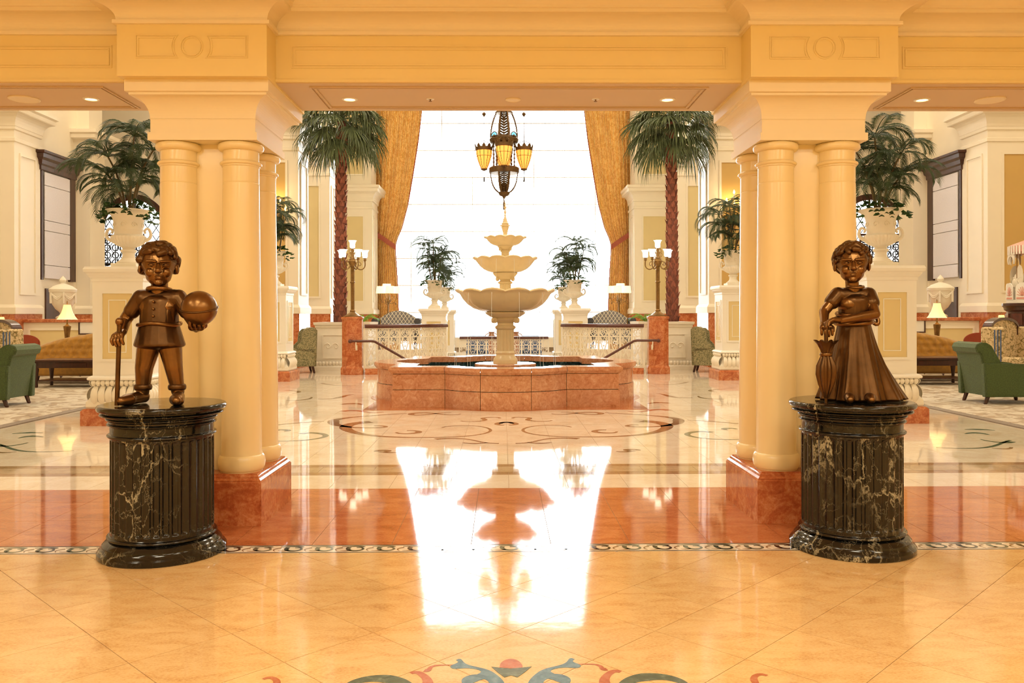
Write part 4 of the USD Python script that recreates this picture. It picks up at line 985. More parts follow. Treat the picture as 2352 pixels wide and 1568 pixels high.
def lattice(w, z0, z1, zd):
    """cast openwork panel between two uprights, in (x, z)"""
    L = lambda pts, t: sg.LineString(pts).buffer(t, 3)
    sp = lambda pts, n=14: [tuple(p) for p in spline(pts, n)]
    g = [sg.box(-w / 2, z0, w / 2, z0 + 0.03), sg.box(-w / 2, zd - 0.012, w / 2, zd + 0.012), sg.box(-w / 2, z1 - 0.03, w / 2, z1)]
    h = w / 2; m = (z0 + zd) / 2; H = zd - z0
    for s in (-1, 1):
        g.append(L(sp([(s * h * .9, z0), (s * h * .75, z0 + H * .22), (-s * h * .1, z0 + H * .55), (-s * h * .62, zd)]), 0.010))
        g.append(L(sp([(s * h * .1, z0 + .02), (s * h * .55, z0 + H * .10), (s * h * .62, z0 + H * .24), (s * h * .3, z0 + H * .30), (s * h * .18, z0 + H * .22), (s * h * .36, z0 + H * .18)]), 0.009))
        g.append(L(sp([(s * h * .95, m + .02), (s * h * .55, m + H * .08), (s * h * .35, m - H * .06), (s * h * .6, m - H * .14), (s * h * .75, m - H * .03)]), 0.009))
        g.append(L(sp([(s * h * .95, zd - H * .1), (s * h * .65, zd - H * .22), (s * h * .45, zd - H * .12), (s * h * .62, zd - H * .04)]), 0.008))
        U = z1 - zd
        g.append(L(sp([(0, zd), (s * h * .45, zd + U * .2), (s * h * .7, zd + U * .5), (s * h * .4, zd + U * .75), (s * h * .2, zd + U * .5), (s * h * .42, zd + U * .4)]), 0.009))
        g.append(L(sp([(s * h, zd + U * .15), (s * h * .8, zd + U * .6), (s * h * .5, z1)]), 0.008))
        g.append(sg.Point(s * h * .5, z0 + H * .42).buffer(0.02, 4))
    g += [sg.Point(0, zd + (z1 - zd) * .82).buffer(0.028, 5), sg.Point(0, m + H * .2).buffer(0.024, 5), L([(0, z0), (0, z0 + H * .2)], 0.010), L(sp([(-h * .3, m + H * .3), (0, m + H * .38), (h * .3, m + H * .3)]), 0.009)]
    return extrude(shapely.union_all(g).simplify(0.003), 0.022)
def balustrade(t, pts, z0, ztop):
    pts = np.array(pts, float)
    for a, b in zip(pts[:-1], pts[1:]):
        d = b - a; L_ = np.linalg.norm(d); ang = math.atan2(d[1], d[0]); c = (a + b) / 2
        pm = lattice(L_ - 0.03, z0 + 0.14, ztop - 0.09, z0 + (ztop - z0) * 0.74)
        T = np.eye(4); T[:3, 0] = [1, 0, 0]; T[:3, 1] = [0, 0, 1]; T[:3, 2] = [0, -1, 0]
        pm.apply_transform(T)
        part(t, 'lattice_panel', move(pm, c[0], c[1], 0, rz=ang), 'cast_white')
    for p in pts: part(t, 'upright', move(box(-0.024, 0.024, -0.024, 0.024, z0 + 0.1, ztop - 0.08), p[0], p[1], 0), 'cast_white')
    def sweep(w, za, zb, mat, name):
        d = np.gradient(pts, axis=0); d /= np.linalg.norm(d, axis=1, keepdims=True); nn = np.stack([-d[:, 1], d[:, 0]], 1)
        prof = [(-w, za), (w, za), (w, za + (zb - za) * .5), (w * .75, zb - 0.006), (w * .4, zb), (-w * .4, zb), (-w * .75, zb - 0.006), (-w, za + (zb - za) * .5)]
        V = np.concatenate([[[p[0] - n_[0] * o, p[1] - n_[1] * o, z] for o, z in prof] for p, n_ in zip(pts, nn)])
        part(t, name, grid_mesh(V, len(pts), 8), mat)
    sweep(0.075, ztop - 0.085, ztop, 'rail_wood', 'hand_rail')
    sweep(0.10, z0, z0 + 0.14, 'red_marble', 'kerb')
hd = np.radians(np.linspace(14, 70, 9)); bp = [np.array([-3.33, 20.12])]
for h_ in hd: bp.append(bp[-1] + 0.285 * np.array([math.cos(h_), math.sin(h_)]))
for sx in (-1, 1):
    MIRROR = sx > 0
    sd = 'left' if sx < 0 else 'right'
    t = thing('balustrade', 'cream openwork balustrade with wooden rail curving in from the %s newel post' % sd, 'railing')
    balustrade(t, bp, 0.0, 1.19)
    t = thing('stair_rail', 'dark sloping stair handrail leaving the %s newel post' % sd, 'handrail')
    part(t, 'rail', tube([(-3.62, 19.90, 0.79), (-3.58, 19.89, 0.80), (-3.14, 19.92, 0.80), (-3.06, 19.94, 0.785), (-2.42, 20.15, 0.39), (-2.30, 20.2, 0.30)], 0.030, 10), 'rail_wood', smooth=40)
    part(t, 'end_knob', ball(-3.64, 19.90, 0.795, 0.045), 'rail_wood', smooth=True)
    part(t, 'bracket', join([tube([(-3.50, 19.98, 0.62), (-3.50, 19.90, 0.63), (-3.50, 19.89, 0.78)], 0.014, 7), box(-3.52, -3.48, 19.95, 19.99, 0.58, 0.70)]), 'cast_white')
    for k, zb in ((0, 0.42),): part(t, 'post', tube([(-2.35, 20.18, -0.13), (-2.35, 20.18, 0.34)], 0.016, 8), 'rail_wood')
MIRROR = False
t = thing('balustrade', 'farther cream openwork balustrade with wooden rail seen behind the fountain column', 'railing')
balustrade(t, [(x, 28.5) for x in np.linspace(-1.5, 1.5, 11)], -0.45, 0.69)

# ------------------------------------------------------------------ planters with fan palms
def fan_leaf_mesh(seed, az, el):
    r = np.random.default_rng(seed)
    Lp = r.uniform(0.55, 0.78); ex = np.array([math.cos(el) * math.cos(az), math.cos(el) * math.sin(az), math.sin(el)])
    P = [ex * Lp * s - np.array([0, 0, 0.22 * s * s]) for s in np.linspace(0, 1, 6)]
    ms = [tube(P, np.linspace(0.02, 0.011, 6), 5)]
    base = P[-1]; d = P[-1] - P[-2]; d /= np.linalg.norm(d)
    side = np.cross(d, [0, 0, 1]); side /= np.linalg.norm(side); nn = np.cross(side, d)
    V, F = [], []
    m = 30
    for k in range(m):
        th = (k / (m - 1) - 0.5) * 2.7 + r.normal(0, 0.02); L_ = r.uniform(0.72, 0.98) * (1 - 0.18 * abs(th) / 1.35)
        u = d * math.cos(th) + side * math.sin(th); v = np.cross(nn, u); b = len(V)
        fall = r.uniform(0.18, 0.5)
        for s, w in ((0.0, 0.006), (0.35, 0.021), (0.62, 0.018), (0.84, 0.011)):
            p = base + u * L_ * s * (1 - 0.25 * s * s) + nn * 0.03 * (k % 2) * s - np.array([0, 0, fall * s ** 2.2])
            V += [p + v * w + nn * 0.006, p - nn * 0.006, p - v * w + nn * 0.006]
        V.append(base + u * L_ * 0.74 - np.array([0, 0, fall * 1.25]) + r.normal(0, 0.02, 3))
        for s in range(3):
            a = b + 3 * s
            F += [[a, a + 3, a + 4], [a, a + 4, a + 1], [a + 1, a + 4, a + 5], [a + 1, a + 5, a + 2]]
        a = b + 9; F += [[a, b + 12, a + 1], [a + 1, b + 12, a + 2]]
    ms.append(trimesh.Trimesh(np.array(V), np.array(F), process=False))
    return join(ms)
fp = thing('fan_palm', 'tall fan palm with a shaggy red-brown trunk behind the left lamp', 'palm tree', (-4.32, 22.25, 1.20))
rp = np.random.default_rng(21)
part(fp, 'trunk', tube([(0, 0, 0.002), (0.0, 0.01, 1.5), (0.02, 0, 3.2), (0.04, 0, 4.6), (0.05, 0, 5.3)], [0.155, 0.14, 0.125, 0.12, 0.11], 16), 'trunk', smooth=True)
for i in range(33):
    for j in range(5):
        a = j * 2 * PI / 5 + i * 0.63 + rp.uniform(-0.12, 0.12); z = 0.05 + i * 0.15 + rp.uniform(-0.03, 0.03); r0 = np.interp(z, [0, 1.5, 5.2], [0.15, 0.135, 0.112]); s = rp.uniform(0.85, 1.15)
        out = rp.uniform(0.035, 0.06)
        hw = 0.07 * s
        V = [(-hw, 0, 0), (hw, 0, 0), (hw * 0.75, 0.012, 0.09 * s), (-hw * 0.75, 0.012, 0.09 * s), (hw * .15, out, 0.165 * s), (-hw * .15, out, 0.165 * s), (0, -0.02, 0.0), (0, -0.01, 0.10 * s)]
        q = m3.Manifold.hull_points(np.array(V)); q = join([q])
        q.apply_transform(trimesh.transformations.rotation_matrix(-PI / 2, [0, 0, 1]))
        part(fp, 'husk', move(move(q, r0 + 0.005, 0, z), rz=a, x=0.04 * z / 4.6), 'husk')
for k in range(34):
    el = -0.55 + 1.7 * (k / 33.0) + rp.uniform(-0.1, 0.1)
    part(fp, 'fan_leaf', move(fan_leaf_mesh(300 + k, k * 2.4 + rp.uniform(-0.2, 0.2), el), 0.05, 0, 5.28 + 0.006 * k), 'fan_leaf2')
dup(fp, (4.45, 22.25, 1.20), 2.2, 'tall fan palm with a shaggy red-brown trunk behind the right lamp')
for sx in (-1, 1):
    MIRROR = sx > 0
    sd = 'left' if sx < 0 else 'right'
    t = thing('planter', 'large cream planter box with carved front under the %s fan palm' % sd, 'planter', (-4.12, 22.1, 0))
    part(t, 'box', rect_loft(0, 0, 0.66, 0.66, [(0.05, 0), (0.05, 0.10), (0.03, 0.13), (0.0, 0.17), (0.0, 1.08), (0.02, 1.10), (0.02, 1.14), (0.05, 1.17), (0.06, 1.23), (-0.04, 1.235), (-0.06, 1.16)]), 'cast_white')
    part(t, 'soil', box(-0.6, 0.6, -0.6, 0.6, 1.14, 1.20), 'soil')
    part(t, 'front_panel', plate(frame_poly(1.0, 0.62, 0.03), 0.015, [0, -0.66, 0.62], X, Z), 'cast_white')
    cs = []
    for s_ in (-1, 1):
        for q in range(2):
            cs.append(tube([(s_ * (0.16 + 0.2 * q) + (0.10 - 0.009 * i) * math.cos(i * 0.7) * s_, -0.662, 0.62 + (0.10 - 0.009 * i) * math.sin(i * 0.7)) for i in range(10)], 0.014, 5))
    part(t, 'carved_scroll', join(cs), 'cast_white', smooth=40)
    part(t, 'ribbed_foot', leaf_band(0.68, 0.68, 0.13, 0.24, 0.0, 0.02, 16), 'cast_white')
    t = thing('fern', 'bright green fern at the foot of the %s lamp behind the newel post' % sd, 'plant', (-3.72, 22.1, 1.20))
    for j in range(11):
        part(t, 'frond', frond(0.50, 1.15 - 0.04 * j, j * 2.4, 1.5, 700 + j, n=18, wl=0.16), 'fern_leaf2')
MIRROR = False

# ------------------------------------------------------------------ chandelier
ch = thing('chandelier', 'large bronze lantern chandelier with glass baskets hanging before the window', 'chandelier', (0.0, 22.0, 0.0))
C = 'chandelier_bronze'
part(ch, 'chain', tube([(0, 0, 6.7), (0, 0, 12.5)], 0.02, 6), C)
part(ch, 'top_ring', join([lathe([(0.20, 6.66), (0.225, 6.665), (0.225, 6.70), (0.19, 6.71), (0.03, 6.74)], 32)]), C, smooth=40)
def lattice_spire(z0, w0, z1, w1):
    ms = []
    for k in range(4):
        a = PI / 4 + k * PI / 2
        ms.append(tube([(w0 * 1.3 * math.cos(a), w0 * 1.3 * math.sin(a), z0), (w1 * 1.3 * math.cos(a), w1 * 1.3 * math.sin(a), z1)], 0.020, 6))
        q = []
        for j in range(9):
            t = (j + 0.3) / 9.5; t2 = t + 0.09; w = (w0 + (w1 - w0) * t) * 0.92; w2 = (w0 + (w1 - w0) * t2) * 0.92
            for s_ in (-1, 1): q.append(tube([(0, -w, z0 + (z1 - z0) * t), (s_ * w2 * 0.9, -w2, z0 + (z1 - z0) * t2)], 0.013, 4))
        q.append(tube([(0, -w0 * .92, z0), (0, -w1 * .92, z1)], 0.012, 4))
        ms += [move(join(q), rz=k * PI / 2)]
    return join(ms)
part(ch, 'upper_lattice', lattice_spire(6.03, 0.135, 6.67, 0.087), C)
part(ch, 'lower_lattice', lattice_spire(5.10, 0.14, 4.62, 0.075), C)
for k in range(8):
    a = k * PI / 4 + PI / 8
    part(ch, 'cable', tube(spline([(r_ * math.cos(a), r_ * math.sin(a), z) for r_, z in ((0.217, 6.67), (0.31, 6.45), (0.365, 6.2), (0.38, 6.0))], 12), 0.011, 5), C)
    part(ch, 'cable', tube(spline([(r_ * math.cos(a), r_ * math.sin(a), z) for r_, z in ((0.38, 5.10), (0.35, 4.9), (0.26, 4.7), (0.14, 4.6))], 12), 0.011, 5), C)
part(ch, 'collar', lathe([(0.30, 5.86), (0.36, 5.90), (0.38, 5.98), (0.34, 6.03), (0.20, 6.08), (0.14, 6.10)], 40), C, smooth=40)
part(ch, 'lower_band', lathe([(0.37, 5.10), (0.39, 5.11), (0.39, 5.235), (0.37, 5.25), (0.36, 5.23), (0.36, 5.12)], 48, True), C, smooth=30)
part(ch, 'inner_cage', join([tube([(0.27 * math.cos(q), 0.27 * math.sin(q), 5.2), (0.27 * math.cos(q), 0.27 * math.sin(q), 5.9)], 0.014, 6) for q in np.arange(8) * PI / 4] + [ball(0.27 * math.cos(q), 0.27 * math.sin(q), zz_, 0.026, 1) for q in np.arange(8) * PI / 4 for zz_ in (5.3, 5.4, 5.5, 5.6, 5.7, 5.8)]), C)
part(ch, 'finial', lathe([(0.002, 4.15), (0.022, 4.16), (0.03, 4.30), (0.014, 4.36), (0.01, 4.44), (0.035, 4.47), (0.05, 4.50), (0.11, 4.52), (0.14, 4.56), (0.15, 4.60), (0.12, 4.625)], 28), C, smooth=40)
for k in range(4):
    a = PI / 4 + k * PI / 2
    rr = [sg.Point(0, 0).buffer(0.12, 16).intersection(sg.box(-1, 0, 1, 1))]
    T = lambda m: move(move(m, z=6.02), rz=a + PI / 2).apply_translation([0.36 * math.cos(a), 0.36 * math.sin(a), 0])
    ro = part(ch, 'rosette', T(plate(rr[0].difference(rr[0].buffer(-0.014)), 0.02, [0, 0.01, 0], X, Z)), C)
    part(ro, 'glass_fan', T(plate(rr[0].buffer(-0.013), 0.008, [0, 0.004, 0], X, Z)), 'blue_glass')
    part(ro, 'ribs', T(join([tube([(0, 0, 0.01), (0.108 * math.cos(b), 0, 0.108 * math.sin(b))], 0.004, 4) for b in np.linspace(0.3, PI - 0.3, 6)] + [ball(0, 0, 0.015, 0.028, 1)])), C)
for k in range(6):
    a = -PI / 2 + k * PI / 3
    a = -PI / 2 + k * PI / 2 if k < 4 else None
    if a is None: continue
    cx, cy = 0.52 * math.cos(a), 0.52 * math.sin(a)
    la = part(ch, 'lantern', join([move(lathe([(0.205, 5.69), (0.225, 5.70), (0.228, 5.77), (0.21, 5.78), (0.205, 5.74)], 32), cx, cy),
                                   move(lathe([(0.02, 5.17), (0.075, 5.19), (0.085, 5.215), (0.07, 5.225)], 20), cx, cy)]), C, smooth=35)
    gp = [(0.07, 5.22), (0.115, 5.32), (0.155, 5.43), (0.185, 5.54), (0.203, 5.64), (0.205, 5.70)]
    part(la, 'glass', move(lathe(gp + [(r_ - 0.006, z) for r_, z in gp[::-1]], 32, False), cx, cy), 'amber_glass', smooth=50)
    part(la, 'ribs', join([tube([(cx + (r_ + .003) * math.cos(b), cy + (r_ + .003) * math.sin(b), z) for r_, z in gp], 0.006, 5) for b in np.arange(12) * PI / 6] +
                          [tube([(cx + 0.190 * math.cos(b), cy + 0.190 * math.sin(b), 5.545) for b in np.linspace(0, 2 * PI, 33)], 0.005, 5)]), C)
    lv = []
    for b in np.arange(10) * PI / 5:
        q = join([m3.Manifold.hull_points(np.array([(-0.05, 0, 0), (0.05, 0, 0), (-0.05, 0.012, 0), (0.05, 0.012, 0), (-0.045, 0.02, 0.04), (0.045, 0.02, 0.04), (0, 0.035, 0.10), (0, 0.027, 0.10)]))])
        lv.append(move(move(q, 0, 0.215, 5.765), rz=b, x=cx, y=cy))
    part(la, 'leaf_crown', join(lv), C)
    part(la, 'dome_wires', join([tube(spline([(cx + r_ * math.cos(b), cy + r_ * math.sin(b), z) for r_, z in ((0.2, 5.78), (0.15, 5.88), (0.05, 5.94), (0.0, 5.95))], 8), 0.005, 4) for b in np.arange(8) * PI / 4]), C)
    part(la, 'tassel', move(join([tube([(0, 0, 5.18), (0, 0, 5.06)], 0.006, 5), lathe([(0.006, 4.88), (0.018, 4.885), (0.016, 4.98), (0.006, 5.02)], 10)]), cx, cy), 'grey_fabric')
    part(la, 'hanger', move(join([tube([(0, 0, 5.95), (0, 0, 6.62)], 0.007, 5), lathe([(0.01, 6.58), (0.045, 6.63), (0.05, 6.66), (0.02, 6.69)], 8), tube([(0, 0, 6.66), (0, 0, 12.5)], 0.006, 5)]), cx, cy), C)
    part(la, 'bracket', tube([(0.3 * math.cos(a), 0.3 * math.sin(a), 5.73), (0.31 * math.cos(a), 0.31 * math.sin(a), 5.73)], 0.02, 6), C)
# ------------------------------------------------------------------ lounge furniture (left half built, right half mirrored)
def turned_leg(h, r=0.03): return lathe([(r * .6, 0), (r * .75, h * .05), (r * .55, h * .2), (r * .9, h * .55), (r * 1.1, h * .7), (r * .8, h * .78), (r * 1.15, h * .88), (r * 1.1, h)], 16)
def prism_y(poly, y0, y1, r=0.0):
    """polygon in (x, z) extruded along y with softened edges"""
    if r:
        ms = []
        for k, t in enumerate(np.linspace(0, PI / 2, 4)):
            ins = r * (1 - math.sin(t)); yy = r * (1 - math.cos(t))
            ms.append(plate(poly.buffer(-ins), (y1 - y0) - 2 * (r - r * math.cos(t)) if False else (y1 - y0) - 2 * r * (1 - math.cos(t if k else 0)) , [0, y1 - r * (1 - math.cos(t if k else 0)), 0], X, Z))
        base = plate(poly.buffer(-r), y1 - y0, [0, y1, 0], X, Z)
        mids = [plate(poly.buffer(-r * (1 - math.cos(a))), (y1 - y0) - 2 * r * (1 - math.sin(a)), [0, y1 - r * (1 - math.sin(a)), 0], X, Z) for a in (0.3, 0.7, 1.1)]
        return join([base] + mids + [plate(poly, (y1 - y0) - 2 * r, [0, y1 - r, 0], X, Z)])
    return plate(poly, y1 - y0, [0, y1, 0], X, Z)
def tufted(W, ztop, z0, y0, thick, nx=70, nz=26, px=0.20, pz=0.14):
    """upholstered back, height ztop(x), button-tufted front that looks to -y"""
    xs = np.linspace(-W, W, nx); V = []; btn = []
    for u in np.linspace(0, 1, nz):
        for x in xs:
            z = z0 + (ztop(x) - z0) * u
            i = round(z / pz); off = 0.5 * px if i % 2 else 0.0
            best = 9
            for ii in (i - 1, i, i + 1):
                o = 0.5 * px if ii % 2 else 0.0
                dx = ((x - o + px / 2) % px) - px / 2; dz = z - ii * pz
                best = min(best, math.hypot(dx, dz * 1.1))
            roll = 0.06 * math.sin(min(1, (1 - u) / 0.18) * PI / 2)
            V.append([x, y0 - 0.035 * min(1, best / 0.085) ** 0.6 - roll + 0.06 + 0.12 * u * 0.8, z])
    V = np.array(V); Bk = V.copy(); Bk[:, 1] = y0 + thick + 0.10 * (np.repeat(np.linspace(0, 1, nz), nx))
    i, j = np.meshgrid(np.arange(nz - 1), np.arange(nx - 1), indexing='ij'); a = (i * nx + j).ravel()
    Ff = np.vstack([np.stack([a, a + 1, a + nx + 1], 1), np.stack([a, a + nx + 1, a + nx], 1)]); n = nx * nz
    Fb = Ff[:, ::-1] + n
    rim = list(range(nx)) + [k * nx + nx - 1 for k in range(1, nz)] + list(range(n - 2, n - nx - 1, -1)) + [k * nx for k in range(nz - 2, 0, -1)]
    Fr = []
    for p, q in zip(rim, rim[1:] + rim[:1]): Fr += [[p, p + n, q + n], [p, q + n, q]]
    for ii in range(int(z0 / pz), int(1.3 / pz)):
        o = 0.5 * px if ii % 2 else 0.0
        for kx in range(-10, 11):
            x, z = kx * px + o, ii * pz
            if abs(x) < W - 0.06 and z0 + 0.05 < z < ztop(x) - 0.07:
                u = (z - z0) / (ztop(x) - z0); btn.append(ball(x, y0 - 0.055 + 0.06 + 0.096 * u, z, 0.014, 1))
    return trimesh.Trimesh(np.vstack([V, Bk]), np.vstack([Ff, Fb, Fr]), process=False), btn

def armchair(lab, cat, loc, rz, fab, legm, kind, group=None):
    """deep armchair facing local +x: scrolled back, padded arms, cushion, four legs"""
    t = thing('armchair', lab, cat, loc, rz, group)
    if kind == 'scroll':
        backp = sg.Polygon([(0.20, 0.13), (0.34, 0.13), (0.44, 0.60), (0.36, 0.74), (0.27, 0.90), (0.20, 0.945), (0.12, 0.955), (0.045, 0.93), (0.015, 0.87), (0.04, 0.80), (0.09, 0.775), (0.13, 0.60)])
        backp = backp.buffer(0.02).buffer(-0.02)
        part(t, 'backrest', prism_y(backp, -0.36, 0.36, 0.03), fab, smooth=40)
        armp = sg.Polygon([(0.16, 0.13), (1.0, 0.13), (1.0, 0.54), (0.97, 0.585), (0.86, 0.60), (0.50, 0.615), (0.28, 0.62), (0.14, 0.62)]).buffer(0.015)
        for y0 in (-0.40, 0.28): part(t, 'arm', prism_y(armp, y0, y0 + 0.12, 0.03), fab, smooth=40)
        part(t, 'seat', rbox(0.25, 1.14, -0.29, 0.29, 0.13, 0.36, 0.05), fab, smooth=45)
        part(t, 'cushion', rbox(0.36, 1.10, -0.28, 0.28, 0.33, 0.47, 0.05), fab, smooth=45)
        lx = (0.24, 1.02)
    else:
        backp = sg.Polygon([(0.06, 0.18), (0.22, 0.18), (0.30, 0.55), (0.27, 1.02), (0.20, 1.09), (0.10, 1.10), (0.03, 1.04)]).buffer(0.015)
        part(t, 'backrest', prism_y(backp, -0.33, 0.33, 0.03), fab, smooth=40)
        wing = sg.Polygon([(0.06, 0.50), (0.50, 0.56), (0.50, 0.66), (0.40, 0.76), (0.38, 0.98), (0.30, 1.06), (0.08, 1.08)]).buffer(0.015)
        armp = sg.Polygon([(0.10, 0.18), (0.74, 0.18), (0.74, 0.55), (0.70, 0.60), (0.10, 0.60)]).buffer(0.012)
        for y0 in (-0.39, 0.31):
            part(t, 'wing', prism_y(wing, y0, y0 + 0.08, 0.02), fab, smooth=40)
            part(t, 'arm', prism_y(armp, y0, y0 + 0.08, 0.025), fab, smooth=40)
        part(t, 'seat', rbox(0.15, 0.78, -0.31, 0.31, 0.18, 0.36, 0.04), fab, smooth=45)
        part(t, 'cushion', rbox(0.25, 0.80, -0.30, 0.30, 0.35, 0.48, 0.05), fab, smooth=45)
        lx = (0.14, 0.70)
    for x in lx:
        for y in (-0.30, 0.30):
            h = 0.14 if kind == 'scroll' else 0.19
            q = lathe([(0.020, 0), (0.028, h * .1), (0.034, h)], 12)
            q.vertices[:, 0] += np.where(x < 0.5, -1, 0.35) * 0.05 * (1 - q.vertices[:, 2] / h)
            part(t, 'leg', move(q, x, y), legm)
    return t

SIDES = ((-1, 'left'), (1, 'right'))
for sx, sd in SIDES:
    MIRROR = sx > 0
    rug = thing('rug', 'large pale patterned rug under the %s seating group' % sd, 'rug')
    part(rug, 'pile', box(-13.2, -6.45, 9.4, 20.6, 0.001, 0.016), 'rug')
    part(rug, 'border', move(extrude(sg.box(-13.35, 9.25, -6.30, 20.75).difference(sg.box(-13.2, 9.4, -6.45, 20.6)), 0.013), z=0.001), 'rug_border')
    # mustard camelback sofa
    sofa = thing('sofa', 'mustard velvet camelback sofa with tufted back behind the %s coffee table' % sd, 'sofa', (-8.55, 17.75, 0.016))
    zt = lambda x: float(np.interp(abs(x), [0, 0.25, 0.6, 0.95, 1.25, 1.5], [1.03, 1.02, 0.965, 0.90, 0.815, 0.70]))
    bk, btn = tufted(1.50, zt, 0.38, 0.28, 0.14)
    bo = part(sofa, 'backrest', bk, 'mustard_velvet', smooth=60)
    part(bo, 'buttons', join(btn), 'button_velvet', kind='stuff')
    part(sofa, 'seat', rbox(-1.44, 1.44, -0.42, 0.36, 0.16, 0.46, 0.06), 'mustard_velvet', smooth=45)
    for s in (-1, 1):
        q = trimesh.creation.cylinder(0.10, 0.80, sections=24); q.apply_transform(trimesh.transformations.rotation_matrix(PI / 2, [1, 0, 0]))
        part(sofa, 'arm', join([move(q, s * 1.53, 0.0, 0.58), rbox(s * 1.50 - .08, s * 1.50 + .08, -0.40, 0.40, 0.16, 0.56, 0.03)]), 'mustard_velvet', smooth=45)
        for y in (-0.34, 0.38): part(sofa, 'leg', move(turned_leg(0.17, 0.035), s * 1.42, y), 'dark_wood', smooth=40)
    # coffee table
    tb = thing('coffee_table', 'dark wooden coffee table with turned legs in front of the %s mustard sofa' % sd, 'table', (-8.42, 16.75, 0.016))
    part(tb, 'tabletop', cbox(-0.76, 0.76, -0.36, 0.36, 0.50, 0.54, 0.012), 'dark_wood')
    part(tb, 'apron', box(-0.68, 0.68, -0.30, 0.30, 0.38, 0.50), 'dark_wood')
    part(tb, 'drawer', cbox(-0.30, 0.30, -0.315, -0.295, 0.40, 0.48, 0.005), 'dark_wood')
    part(tb, 'shelf', box(-0.66, 0.66, -0.28, 0.28, 0.12, 0.145), 'dark_wood')
    for x in (-0.68, 0.68):
        for y in (-0.28, 0.28): part(tb, 'leg', move(turned_leg(0.50, 0.045), x, y), 'dark_wood', smooth=40)
    # green armchair nearest the camera, seen from its side
    armchair('green fabric armchair with scrolled back at the %s edge of the picture' % sd, 'armchair', (-7.40 if sx < 0 else -7.20, 13.22, 0.016), PI, 'green_fabric', 'dark_wood', 'scroll')
    armchair('olive wing armchair beside the %s palm planter' % sd, 'armchair', (-4.66, 20.95, 0), PI + 0.35, 'wing_fabric', 'dark_wood', 'wing')
    # tall floral chair with a wooden crest
    fc = thing('high_back_chair', 'tall floral tapestry chair with wooden crest and blue striped edge behind the %s green armchair' % sd, 'chair', (-8.95, 14.5, 0.034), 0.75 - PI / 2 + PI / 2 - PI / 2 + 0.25)
    bp_ = sg.box(-0.48, 0.30, 0.48, 1.16).union(shapely.affinity.scale(sg.Point(0, 1.14).buffer(0.48, 20), 1, 0.36))
    part(fc, 'backrest', plate(bp_.buffer(-0.03), 0.12, [0, 0.42, 0], X, Z), 'floral')
    part(fc, 'crest', plate(bp_.difference(bp_.buffer(-0.045)).intersection(sg.box(-1, 1.0, 1, 2)), 0.15, [0, 0.43, 0], X, Z), 'dark_wood')
    for s in (-1, 1):
        part(fc, 'wing', rbox(min(s * .44, s * .54), max(s * .44, s * .54), 0.05, 0.44, 0.34, 1.15, 0.04), 'floral', smooth=45)
        for q in range(3): part(fc, 'stripe', box(min(s * .54, s * .548), max(s * .54, s * .548), 0.08 + q * 0.05, 0.10 + q * 0.05, 0.38, 1.10), 'blue_stripe')
        part(fc, 'arm', rbox(min(s * .42, s * .54), max(s * .42, s * .54), -0.36, 0.2, 0.52, 0.64, 0.04), 'floral', smooth=45)
    part(fc, 'seat', rbox(-0.46, 0.46, -0.44, 0.36, 0.28, 0.46, 0.06), 'floral', smooth=45)
    part(fc, 'seat_rail', cbox(-0.47, 0.47, -0.45, 0.38, 0.22, 0.30, 0.015), 'dark_wood')
    for x in (-0.42, 0.42):
        for y, c in ((-0.40, -1), (0.36, 1)):
            part(fc, 'leg', tube(spline([(x, y, 0.26), (x, y + c * 0.04, 0.16), (x, y - c * 0.01, 0.06), (x, y + c * 0.05, 0.012)], 10), np.linspace(0.035, 0.02, 10), 8), 'dark_wood', smooth=40)
    # red chair showing only its back
    rc = thing('tub_chair', 'rust red tub chair whose back shows behind the %s mustard sofa' % sd, 'chair', (-10.9, 19.4, 0.016), 0.3)
    rp_ = sg.box(-0.30, 0.35, 0.30, 0.78).union(shapely.affinity.scale(sg.Point(0, 0.78).buffer(0.30, 20), 1, 0.62))
    part(rc, 'backrest', prism_y(rp_, -0.30, -0.20, 0.03), 'red_fabric', smooth=45)
    part(rc, 'seat', rbox(-0.30, 0.30, -0.28, 0.30, 0.28, 0.46, 0.05), 'red_fabric', smooth=45)
    for x in (-0.25, 0.25):
        for y in (-0.24, 0.25): part(rc, 'leg', move(turned_leg(0.29, 0.028), x, y), 'dark_wood', smooth=40)
    # side tables and lamps
    def side_table(loc, lab, r=0.32, h=0.74):
        s_ = thing('side_table', lab, 'table', loc)
        part(s_, 'tabletop', lathe([(r - .02, h - .03), (r, h - .02), (r, h - .008), (r - .01, h)], 32), 'dark_wood', smooth=35)
        part(s_, 'pillar', lathe([(0.05, 0.10), (0.035, 0.2), (0.05, 0.4), (0.03, 0.55), (0.06, h - .03)], 20), 'dark_wood', smooth=40)
        for k in range(3):
            a = k * 2 * PI / 3 + 0.5
            part(s_, 'foot', tube(spline([(0.03 * math.cos(a), 0.03 * math.sin(a), 0.15), (0.15 * math.cos(a), 0.15 * math.sin(a), 0.11), (0.27 * math.cos(a), 0.27 * math.sin(a), 0.02)], 8), 0.018, 7), 'dark_wood')
    def table_lamp(loc, lab, sc=1.0):
        l = thing('table_lamp', lab, 'lamp', loc)
        S = lambda pr: [(a * sc, b * sc) for a, b in pr]
        part(l, 'base', lathe(S([(0.09, 0), (0.09, 0.02), (0.04, 0.04), (0.03, 0.08), (0.05, 0.12), (0.065, 0.30), (0.08, 0.40), (0.085, 0.43), (0.05, 0.45), (0.02, 0.48), (0.015, 0.62)]), 20), 'lamp_bronze', smooth=40)
        N = 64; a = np.arange(N) * 2 * PI / N; V = []
        pr = S([(0.215, 0.60), (0.165, 0.66), (0.125, 0.74), (0.095, 0.83), (0.075, 0.93)])
